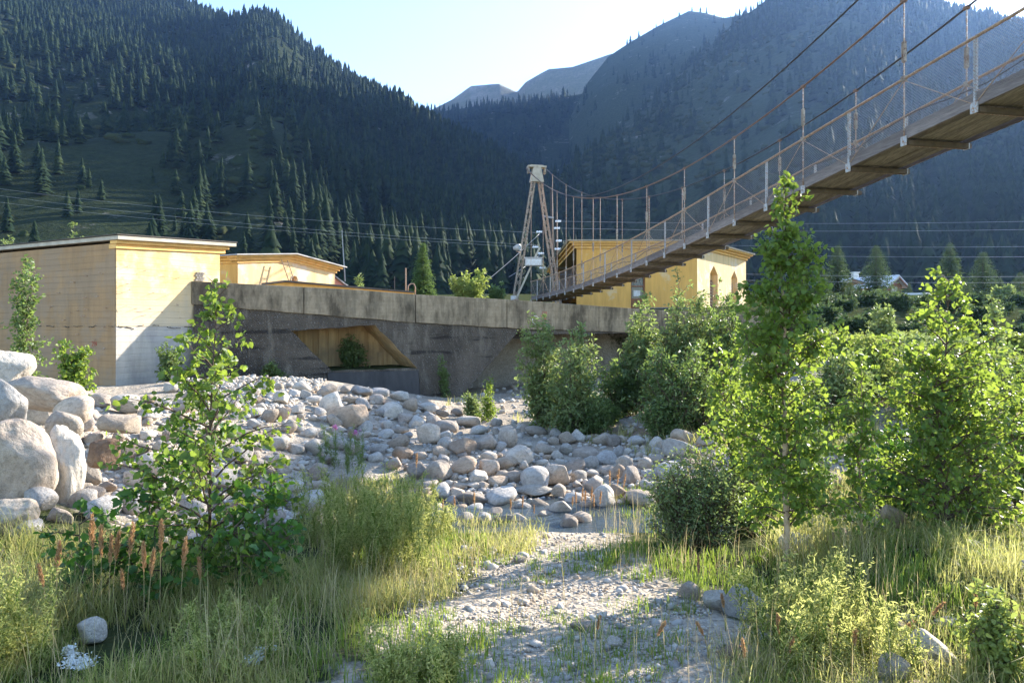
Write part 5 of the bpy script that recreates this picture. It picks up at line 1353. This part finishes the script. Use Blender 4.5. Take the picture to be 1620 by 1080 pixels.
plant('birch_tree', 'leafy green birch filling the right edge', 'tree', 1610, 6.4, 560, 200, 'birch_leaf', 'twig', 19, nstem=3, nbr=30, ntw=6, leaf=.052, per=6, prof=(.9, 1, .7, .3), fan=.12)
plant('birch_tree', 'pale narrow birch behind the bushy right birch', 'tree', 1572, 9.5, 470, 130, 'willow_pale', 'twig', 20, nstem=2, nbr=40, ntw=6, leaf=.06, per=6, prof=(.8, 1, .7, .2), fan=.06)
# willow shrubs
def shrub(label, px, D, top, width, lm, seed, group=None, **kw):
    d = dict(nstem=7, nbr=16, ntw=5, leaf=.055, per=6, asp=.5, fan=.16, prof=(.65, .7, .5, .2), elev=(25, 65), droop=.15, stem_r=.007, jitter=.04, fmin=.03)
    d.update(kw)
    return plant('willow_shrub', label, 'shrub', px, D, top, width, lm, 'twig', seed, group, **d)
shrub('green willow bush beside the path at the birch foot', 1105, 6.2, 735, 270, 'willow_pale', 31, nstem=16, fan=.45, leaf=.035, per=8, nbr=18, prof=(.5, .5, .4, .25))
shrub('darker willow thicket joining the bush right of the path', 1185, 6.6, 740, 180, 'willow_leaf', 32, nstem=12, fan=.4, leaf=.035, per=8, nbr=16)
shrub('slim pale willow before the wall, left of two', 862, 16.0, 498, 100, 'willow_pale', 33, nstem=8, fan=.15, leaf=.10, nbr=24)
shrub('pale willow before the wall, right of two', 912, 15.0, 515, 125, 'willow_pale', 34, nstem=10, fan=.14, leaf=.10, nbr=20)
shrub('small pale shrub on the gravel below the wall', 748, 17.5, 622, 36, 'willow_pale', 35, nstem=6, leaf=.07, nbr=12, fan=.2)
shrub('thin green sapling beside the small pale shrub below the wall', 771, 17.0, 598, 34, 'birch_leaf', 36, nstem=2, leaf=.07, nbr=20, fan=.06)
shrub('pale willow before the door of the yellow building', 1018, 17.0, 466, 110, 'willow_pale', 37, nstem=9, leaf=.12, nbr=20, fan=.10)
shrub('tallest pale willow before the yellow building', 1080, 16.5, 425, 150, 'willow_pale', 38, nstem=13, leaf=.10, nbr=26, fan=.12)
shrub('willow right of the tallest one before the building corner', 1140, 16.0, 455, 150, 'willow_leaf', 39, nstem=12, leaf=.10, nbr=22, fan=.12)
shrub('dark willow undergrowth below the tall pale willow', 1090, 14.0, 560, 230, 'willow_leaf', 40, nstem=18, leaf=.09, nbr=14, fan=.3)
shrub('grey-green bush on the bank below the door', 985, 17.0, 565, 100, 'willow_leaf', 41, nstem=12, leaf=.10, nbr=12, fan=.4)
shrub('yellow-green willow thicket between the bright birches', 1385, 15.0, 535, 150, 'bush_leaf_yellow', 42, nstem=12, leaf=.10, nbr=18, fan=.18)
shrub('pale pointed willow before the dark spruces', 1392, 24.0, 488, 70, 'willow_pale', 43, nstem=5, leaf=.14, nbr=20, fan=.1)
shrub('grey-green willow thicket left of the yellow-green one', 1320, 13.0, 560, 180, 'willow_pale', 44, nstem=12, leaf=.09, nbr=16, fan=.3)
shrub('pale willow thicket behind the right-hand birches', 1490, 15.0, 540, 170, 'willow_pale', 45, nstem=12, leaf=.10, nbr=16, fan=.25)
shrub('dark shrub mass at the right edge below the spruces', 1600, 16.0, 570, 160, 'bush_leaf_yellow', 46, nstem=12, leaf=.11, nbr=16, fan=.25)
shrub('low willow on the bank behind the path bush', 1240, 10.0, 640, 220, 'willow_leaf', 47, nstem=14, leaf=.06, nbr=14, fan=.5)
shrub('leafy bush under the right-hand birches', 1450, 8.0, 690, 260, 'birch_leaf_shaded', 48, nstem=14, leaf=.06, nbr=14, fan=.5, asp=.8)
shrub('young birch in front of the ochre wall at the left edge', 24, 14.5, 405, 70, 'willow_leaf', 49, nstem=2, leaf=.09, nbr=34, fan=.05, asp=.7, prof=(.6, 1, .8, .3))
shrub('small bright sapling before the ochre wall behind the boulders', 112, 13.0, 546, 62, 'birch_leaf', 50, nstem=3, leaf=.08, nbr=20, fan=.12, asp=.8, prof=(.6, 1, .8, .3))
shrub('dark bush where the long wall meets the ochre building', 270, 18.6, 545, 50, 'willow_leaf', 51, nstem=7, leaf=.09, nbr=12, fan=.3)
shrub('dark bush growing inside the wall opening', 558, 23.0, 532, 66, 'willow_leaf', 52, nstem=8, leaf=.10, nbr=14, fan=.3, z=float(hole[3][1]))
shrub('dark weeds at the wall foot left of the opening', 430, 20.3, 575, 50, 'willow_leaf', 53, nstem=7, leaf=.08, nbr=9, fan=.4)
shrub('thin green sapling against the dark wall right of the opening', 705, 22.6, 560, 26, 'willow_leaf', 54, nstem=3, leaf=.08, nbr=14, fan=.1)
shrub('round yellow-green bush on top of the wall left of the tower', 739, 36.0, 430, 88, 'bush_leaf_yellow', 55, nstem=22, leaf=.17, nbr=14, fan=.55, z=4.0, prof=(.4, .35, .3, .2))
shrub('small green bush beside the tower foot', 786, 39.0, 450, 40, 'willow_leaf', 56, nstem=9, leaf=.16, nbr=10, fan=.4, z=4.0)
shrub('small pale tree right of the pink shed', 568, 38.0, 430, 24, 'willow_pale', 57, nstem=3, leaf=.15, nbr=14, fan=.1, z=4.0)
shrub('pale treetop showing over the flat roof of the ochre building', 124, 30.0, 352, 36, 'willow_pale', 58, nstem=3, leaf=.14, nbr=16, fan=.1, z=4.0)
shrub('second pale treetop over the flat roof at the left edge', 14, 30.0, 376, 30, 'willow_pale', 59, nstem=3, leaf=.14, nbr=12, fan=.15, z=4.0)
shrub('yellowish autumn bush before the dark spruces', 1437, 30.0, 535, 34, 'grass_dry', 60, nstem=8, leaf=.12, nbr=9, fan=.4)
shrub('pale willow tree among the spruces at the right', 1590, 60.0, 455, 44, 'willow_pale', 61, nstem=6, leaf=.32, nbr=14, fan=.2)

def copy_thing(src, loc, scale, rz, label, group):
    c = src.copy(); COL.objects.link(c); c.location = loc; c.scale = (scale,) * 3; c.rotation_euler = (0, 0, rz); tag(c, label, None, group)
    for ch in src.children:
        k = ch.copy(); COL.objects.link(k); k.parent = c
    return c
GT = ('green willow bush in the thicket covering the valley floor at right', 'bushes on the valley floor at right')
th = [shrub(GT[0], x, D, t_, w_, lm, s_, GT[1], nstem=12, leaf=.13, nbr=14, fan=.35, per=7) for x, D, t_, w_, lm, s_ in ((1260, 21, 545, 130, 'bush_leaf_yellow', 91), (1425, 22, 560, 130, 'willow_pale', 92), (1540, 21, 560, 130, 'willow_leaf', 93))]
rt = random.Random(3)
for i in range(40):
    D = rt.uniform(18, 34) if i > 8 else rt.uniform(12, 20); px = rt.uniform(1200, 1720) if D > 18 else rt.uniform(1200, 1660); X = (px - CX) / F * D
    copy_thing(th[i % 3], (X, D, float(gz(X, D)) - .05), rt.uniform(.35, .85), rt.uniform(0, 6.28), *GT)
GV = ('dark bush on the grassy terrace below the chalets', 'dark bushes below the chalets')
tv_ = shrub(GV[0], 1500, 50, 488, 70, 'spruce_near', 97, GV[1], nstem=12, leaf=.26, nbr=12, fan=.4, per=6)
for i, px in enumerate(np.linspace(1270, 1740, 74)):
    D = 34 + 50 * ((i * 0.618) % 1); X = (px - CX) / F * D
    copy_thing(tv_, (X, D, float(gz(X, D)) - .05), rt.uniform(.5, 1.05), rt.uniform(0, 6.28), *GV)
GU = ('low dark bush on the shaded gravel bank before the wall', 'low bushes before the wall')
tl_ = [shrub(GU[0], x, D, t_, w_, 'willow_leaf', s_, GU[1], nstem=10, leaf=.08, nbr=10, fan=.5, per=6) for x, D, t_, w_, s_ in ((945, 15.5, 628, 90, 94), (1050, 13.5, 640, 100, 95))]
for i in range(16):
    px = rt.uniform(830, 1190); D = rt.uniform(13.0, 20.5); X = (px - CX) / F * D
    copy_thing(tl_[i % 2], (X, D, float(gz(X, D)) - .03), rt.uniform(.5, 1.1), rt.uniform(0, 6.28), *GU)

# spruces near the buildings
def spruce(label, px, D, top, width, base_z=None, seed=1, group=None, mat='spruce_near'):
    r = np.random.RandomState(seed); X = (px - CX) / F * D; z0 = float(gz(X, D)) if base_z is None else base_z
    H = EYE + (HY - top) / F * D - z0; Rm = width / F * D / 2
    g = thing('spruce_tree', label, 'tree', (X, D, z0), group)
    MB().tube([(X, D, z0 - .1), (X, D, z0 + H * .95)], [H * .018, H * .003], 7).build('trunk', M['spruce_bark'], g)
    n = 700; f = np.sort(r.uniform(0.04, .985, n)); az = r.uniform(0, 6.28, n)
    L = Rm * (1 - f) ** .8 * r.uniform(.65, 1.15, n) * (1 + .12 * np.sin(f * 60)) + .02 * H
    sub = 9
    q = (np.arange(sub) + .5) / sub
    P = np.zeros((n, sub, 3)); rr = L[:, None] * q[None]
    P[..., 0] = np.cos(az)[:, None] * rr; P[..., 1] = np.sin(az)[:, None] * rr; P[..., 2] = (f * H)[:, None] + rr * (.12 - .45 * q[None]) + .10 * L[:, None] * q[None] ** 3
    P = P.reshape(-1, 3) + r.normal(size=(n * sub, 3)) * .012 * H
    A = np.repeat(np.stack([np.cos(az), np.sin(az), np.full(n, -.25)], 1), sub, 0) + r.normal(size=(n * sub, 3)) * .55
    N = unit(r.normal(size=(n * sub, 3)) * .5 + np.array([0, 0, 1]))
    v, fc = leaf_verts(P, unit(A), N, np.repeat(H * .055 * (1.05 - .75 * f), sub) * r.uniform(.6, 1.2, n * sub), .42)
    o = link('crown', mesh_np('crown', v, fc), M[mat], g); o['kind'] = 'stuff'
spruce('small green spruce behind the wall left of the round bush', 669, 44, 384, 50, 4.0, 1, None, 'spruce_bright')
spruce('tall dark spruce hiding the chalet', 1386, 72, 388, 84, None, 2)
spruce('dark spruce above the bushy right birch', 1503, 78, 384, 62, None, 3)
spruce('broad dark spruce at the right behind the birches', 1555, 72, 398, 84, None, 4)
spruce('dark spruce cut by the right edge', 1614, 68, 430, 76, None, 5)
spruce('shaded spruce just right of the tall bright birch', 1325, 76, 388, 66, None, 6)
spruce('small spruce beside the canopy, left of two', 1438, 108, 448, 20, None, 7)
spruce('small spruce beside the canopy, right of two', 1468, 108, 446, 24, None, 8)
spruce('small spruce standing in front of the reddish chalet', 1358, 100, 452, 26, None, 9)

for i, (x, D, t_, w_) in enumerate(((1300, 70, 420, 40), (1345, 62, 448, 34), (1420, 58, 470, 26), (1530, 62, 446, 40), (1582, 66, 440, 40), (1640, 60, 430, 50), (1690, 70, 420, 50), (1270, 74, 425, 44))):
    spruce('young dark spruce in the row below the chalets', x, D, t_, w_, None, 30 + i, 'young spruces below the chalets')

# ------------------------------------------------------------------ wormwood, grass, plumes, flowers
def feathery(label, px, base, top, width, seed, lm='wormwood_leaf', name='wormwood_bush', **kw):
    d = dict(nstem=44, nbr=14, ntw=3, leaf=.024, per=7, asp=.30, fan=.30, basek=.8, hvar=.35, prof=(.14, .18, .18, .10), elev=(40, 75), droop=.0, stem_r=.0035, jitter=.012, wob=.02)
    d.update(kw)
    return plant(name, label, 'bush', px, 5, top, width, lm, 'grass_fresh', seed, None, base=base, **d)
feathery('soft yellow-green wormwood at the centre-left, largest of the feathery bushes', 600, 900, 748, 190, 71, nstem=66, fan=.30)
feathery('feathery green wormwood rising right of the foreground birch', 545, 860, 735, 170, 72, nstem=50)
feathery('yellowish feathery bush between the wormwoods and the stream', 655, 860, 745, 130, 73, nstem=44)
feathery('grey-green sagebrush before the tall birch at lower right', 1300, 1040, 892, 230, 75, 'wormwood_leaf', nstem=60, fan=.3)
feathery('grey-green weeds at the bottom left of the path', 650, 1075, 985, 170, 76, nstem=22)
feathery('pale green wormwood below the dark birch foliage', 330, 1060, 972, 240, 78, nstem=26)
feathery('pale grey wormwood stems at the left edge', 30, 1060, 860, 130, 79, nstem=16, fan=.2)
feathery('dark feathery clump on the heap left of the stream', 540, 745, 668, 90, 80, 'willow_leaf', nstem=18)
plant('leafy_bush', 'yellow-green leafy bush in the lower right corner', 'bush', 1585, 4.0, 935, 150, 'bush_leaf_yellow', 'twig', 81, nstem=12, nbr=14, ntw=4, leaf=.03, per=6, fan=.4, prof=(.3, .3, .3, .2), asp=.7, base=1075)

def blades(P, H, Wd_, lean, r, curl=.5):
    n = len(P); a = r.uniform(0, 6.28, n); d = np.stack([np.cos(a), np.sin(a), np.zeros(n)], 1); s = np.stack([-np.sin(a), np.cos(a), np.zeros(n)], 1)
    vs = []
    for f, w in ((0, 1), (.35, .9), (.7, .6)):
        c = P + np.array([0, 0, 1]) * (H * f * (1 - .15 * f * lean))[:, None] + d * (H * lean * f ** 1.8 * curl)[:, None]
        vs += [c - s * (Wd_ * w / 2)[:, None], c + s * (Wd_ * w / 2)[:, None]]
    vs.append(P + np.array([0, 0, 1]) * (H * (1 - .3 * lean))[:, None] + d * (H * lean * curl)[:, None])
    V = np.stack(vs, 1).reshape(-1, 3); i = np.arange(n)[:, None] * 7
    return V, [np.concatenate([i + np.array([[0, 1, 3, 2]]), i + np.array([[2, 3, 5, 4]])]), i + np.array([[4, 5, 6]])]
rg = np.random.RandomState(9)
def grass(name, label, regions, mat, hmin, hmax, wd, tuft=14, rad=.06, leanr=(.2, 1.0)):
    PX, PY, HS = [], [], []
    for poly, n, hs in regions:
        x, y = sample(poly, n); PX.append(x); PY.append(y); HS.append(np.full(len(x), hs))
    PX, PY, HS = map(np.concatenate, (PX, PY, HS))
    X, D, z = hit(PX, PY)
    cl = nz(X, D, len(name), 3, 2.6)
    keep = (D < 25) & (cl > -.28); X, D, HS = X[keep], D[keep], HS[keep] * (1 + .9 * cl[keep]).clip(.45, 1.7)
    n = len(X) * tuft
    Xr = np.repeat(X, tuft) + rg.normal(size=n) * rad; Dr = np.repeat(D, tuft) + rg.normal(size=n) * rad
    P = np.stack([Xr, Dr, gz(Xr, Dr) - .01], 1)
    H = rg.uniform(hmin, hmax, n) * np.repeat(HS * rg.uniform(.6, 1.2, len(X)), tuft)
    V, Fc = blades(P, H, np.full(n, wd) * rg.uniform(.6, 1.3, n) * np.clip(P[:, 1] / 4.5, .8, 2.5), rg.uniform(*leanr, n) * np.where(rg.uniform(0, 1, n) < .2, 1.6, 1.0), rg)
    tag(link(name, mesh_np(name, V, Fc), M[mat]), label, 'grass', kind='stuff')
left_ = [(-120, 860), (60, 850), (200, 860), (420, 880), (520, 850), (620, 890), (600, 970), (470, 1120), (-120, 1120)]
mid_ = [(520, 760), (640, 760), (720, 830), (860, 830), (840, 870), (760, 900), (680, 960), (560, 980), (500, 900)]
rgt = [(1180, 960), (1300, 940), (1450, 960), (1700, 900), (1700, 1120), (1120, 1120), (1140, 1040)]
low = [(560, 960), (700, 920), (830, 860), (980, 840), (1010, 880), (900, 930), (1080, 960), (1160, 1030), (1000, 1110), (560, 1110)]
rbank = [(960, 780), (1060, 760), (1100, 900), (1000, 930), (890, 920), (960, 860)]
rfar = [(1100, 640), (1620, 640), (1620, 930), (1250, 930), (1200, 800)]
wl, wr, wr2 = [(-480, 830), (-110, 850), (-110, 1120), (-480, 1120)], [(1690, 880), (2150, 850), (2150, 1120), (1690, 1120)], [(1620, 590), (2100, 580), (2100, 880), (1620, 880)]
hollow = [(1400, 850), (1580, 850), (1580, 965), (1400, 965)]
under = [(1040, 890), (1200, 870), (1420, 880), (1430, 960), (1240, 970), (1100, 960)]
strip = [(700, 822), (870, 822), (860, 850), (700, 870)]
grass('tall_grass', 'tall mixed green and straw grass on the near bank', [(left_, 1700, .85), (mid_, 760, .65), (rgt, 420, .5), (rfar, 900, 1.2), (flank, 500, 1.1), (hollow, 130, .7), (wl, 650, .9), (wr, 650, .8), (wr2, 700, 1.3)], 'grass_blade', .07, .30, .005, 14, .07, (.3, 1.7))
grass('short_grass', 'short fresh green grass tufts along the path', [(low, 360, .5), (strip, 160, .8), (rbank, 160, .8), (under, 200, .7), (hollow, 160, .8), (wl, 250, .8), (wr, 250, .8), (wr2, 200, 1), (rgt, 240, .6), (left_, 500, .7), (mid_, 260, .8)], 'grass_fresh', .06, .2, .006, 16, .045)
grass('dry_grass', 'dry straw stalks standing among the green grass', [(left_, 240, 1.0), (mid_, 160, .9), (rgt, 120, .8), (low, 50, .8), (rbank, 60, 1), (under, 90, .8)], 'grass_dry', .15, .48, .0032, 5, .07, (.05, 1.2))

def plume(label, px, base, top, seed, lean=0.0, plen=.34, group='reed-grass plumes', heads=1):
    r = np.random.RandomState(seed); X, D, z = hit(px, base); X, D, z = float(X[0]), float(D[0]), float(z[0])
    H = max(.2, EYE + (HY - top) / F * D - z); g = thing('reed_grass', label, 'grass', (X, D, z), group)
    off = np.array([X, D, z])
    k = np.linspace(0, 1, 8)
    sp = np.stack([lean * H * k ** 2, .03 * k ** 2 * r.uniform(-1, 1), H * k * (1 - .25 * abs(lean) * k)], 1)
    v, f = batch_tubes(sp[None], np.linspace(.0026, .0012, 8)[None], 4); link('stalk', mesh_np('stalk', v, f, True), M['grass_dry'], g)
    n = 300; q = 1 - r.beta(1.3, 1.8, n) * plen; P = np.stack([np.interp(q, k, sp[:, i]) for i in range(3)], 1)
    wid = .032 * H * np.sin(np.pi * np.clip((1 - q) / plen, 0.04, 1)) ** .7
    dr = unit(sp[-1] - sp[-2]); A = unit(dr * 1.6 + r.normal(size=(n, 3)) * .55)
    P = P + r.normal(size=(n, 3)) * wid[:, None] * .35
    v, f = leaf_verts(P, A, unit(r.normal(size=(n, 3))), r.uniform(.014, .03, n) * H ** .3, .28)
    o = link('plume', mesh_np('plume', v, f), M['plume'], g); o['kind'] = 'stuff'
    for _ in range(2):
        V, Fc = blades(np.zeros((5, 3)), r.uniform(.3, .55, 5) * H, np.full(5, .006), r.uniform(.3, 1, 5), r)
    link('blade', mesh_np('blade', V, Fc), M['grass_blade'], g)
PLA = 'tan feathery grass plume before the dark birch foliage at lower left'
for i, (x, b, t_, ln) in enumerate(((148, 985, 815, -.03), (160, 990, 830, .02), (172, 990, 843, .06), (178, 985, 835, .1), (200, 985, 828, .05), (228, 1000, 860, -.03), (234, 1000, 870, .05), (253, 990, 820, .04), (198, 1000, 900, -.04), (88, 1000, 858, .02), (285, 1000, 850, .06), (76, 1010, 890, -.1), (318, 990, 880, 0))):
    plume(PLA, x, b, t_, 500 + i, ln)
PLB = 'orange grass plume standing at the edge of the stream'
for i, (x, b, t_, ln) in enumerate(((905, 822, 785, .03), (912, 824, 778, -.03), (920, 822, 772, .04), (926, 825, 776, .0), (934, 824, 770, .05), (940, 826, 782, -.02), (948, 826, 776, .06), (965, 800, 745, .0), (975, 800, 742, .08), (985, 802, 750, .1), (750, 825, 778, .0), (700, 830, 790, .03), (720, 830, 785, -.03), (808, 830, 790, .0), (826, 828, 786, .04), (845, 830, 800, .0), (658, 770, 716, .03))):
    plume(PLB, x, b, t_, 600 + i, ln, .45)
PLC = 'brownish grass plume among the weeds at the lower right'
for i, (x, b, t_, ln) in enumerate(((1232, 1060, 968, -.05), (1120, 1045, 1005, -.3), (1245, 1075, 1020, .1), (1330, 1050, 1000, .1), (1310, 1050, 1000, 0), (1148, 1000, 960, -.1), (1350, 1065, 1025, .05), (1545, 1000, 945, -.08), (1610, 1050, 985, .1), (1180, 1090, 1050, -.05), (1106, 950, 885, 0), (1463, 1010, 990, .5), (1410, 1040, 1015, .6))):
    plume(PLC, x, b, t_, 700 + i, ln, .4)
PLD = 'small reddish grass spike on the gravel path'
for i, (x, b, t_, ln) in enumerate(((942, 1035, 1008, .1), (1032, 1045, 1024, .3))):
    plume(PLD, x, b, t_, 800 + i, ln, .4)

def yarrow(label, px, base, top, w, seed):
    r = np.random.RandomState(seed); X, D, z = hit(px, base); X, D, z = float(X[0]), float(D[0]), float(z[0])
    H = max(.08, EYE + (HY - top) / F * D - z); g = thing('yarrow_flower', label, 'flower', (X, D, z))
    rad = w / F * D / 2
    K = 9; e_ = r.normal(size=(K, 3)) * rad * .6; e_[:, 2] = H + r.normal(size=K) * .006
    st = np.stack([np.zeros((K, 3)), np.tile([0, 0, H * .7], (K, 1)), e_ * [.6, .6, .93], e_], 1)
    v, f = batch_tubes(st, np.full((K, 4), .0016), 4); link('stem', mesh_np('stem', v, f, True), M['grass_fresh'], g)
    n = 420; c = e_[r.randint(K, size=n)] + r.normal(size=(n, 3)) * [rad * .30, rad * .30, .004]
    v, f = leaf_verts(c, unit(r.normal(size=(n, 3)) * [1, 1, .3]), unit(np.array([0, 0, 1.]) + r.normal(size=(n, 3)) * .3), np.full(n, .011), 1.0)
    link('flower_head', mesh_np('flower_head', v, f), M['flower_white'], g)
yarrow('flat white flower head low at the bottom left corner, largest', 118, 1075, 1066, 40, 1)
yarrow('small white flower head in grass above the largest one', 112, 1055, 1033, 22, 2)
yarrow('white flower head at the bottom left of centre', 399, 1070, 1046, 20, 3)
yarrow('white flower head right of the other, bottom left of centre', 418, 1055, 1034, 20, 4)
yarrow('tiny white flower head left of the bottom pair', 315, 1075, 1056, 16, 5)
def thistle(label, px, base, top, seed):
    r = np.random.RandomState(seed); X, D, z = hit(px, base); X, D, z = float(X[0]), float(D[0]), float(z[0]); H = EYE + (HY - top) / F * D - z
    g = thing('pink_flower', label, 'flower', (X, D, z))
    v, f = batch_tubes(np.array([[[0, 0, 0], [0, 0, H / 2], [.01, 0, H]]]), np.full((1, 3), .003), 4); link('stem', mesh_np('stem', v, f), M['grass_fresh'], g)
    n = 90; v, f = leaf_verts(np.array([0, 0, H]) + r.normal(size=(n, 3)) * .02, unit(r.normal(size=(n, 3)) + [0, 0, .6]), unit(r.normal(size=(n, 3))), np.full(n, .03), .4)
    link('petals', mesh_np('petals', v, f), M['flower_pink'], g)
thistle('pink flower by the feathery clump left of the heap', 530, 720, 676, 1)
thistle('second pink flower right of the feathery clump', 562, 730, 684, 2)

# ------------------------------------------------------------------ haze: the sunlit valley air
hz = MB().obox((-4200, -500, -1.0), (8400, 0, 0), (0, 5000, 0), (0, 0, 1150))
ho = hz.build('haze', None)
hm = bpy.data.materials.new('valley_haze'); hm.use_nodes = True
hn = hm.node_tree; hn.nodes.clear()
out = hn.nodes.new('ShaderNodeOutputMaterial'); pv = hn.nodes.new('ShaderNodeVolumePrincipled')
pv.inputs['Color'].default_value = (0.28, 0.50, 1.0, 1); pv.inputs['Density'].default_value = HAZE_D; pv.inputs['Anisotropy'].default_value = 0.55
hn.links.new(pv.outputs[0], out.inputs['Volume'])
ho.data.materials.append(hm)
tag(ho, 'thin blue sunlit haze filling the valley', 'haze', kind='stuff')
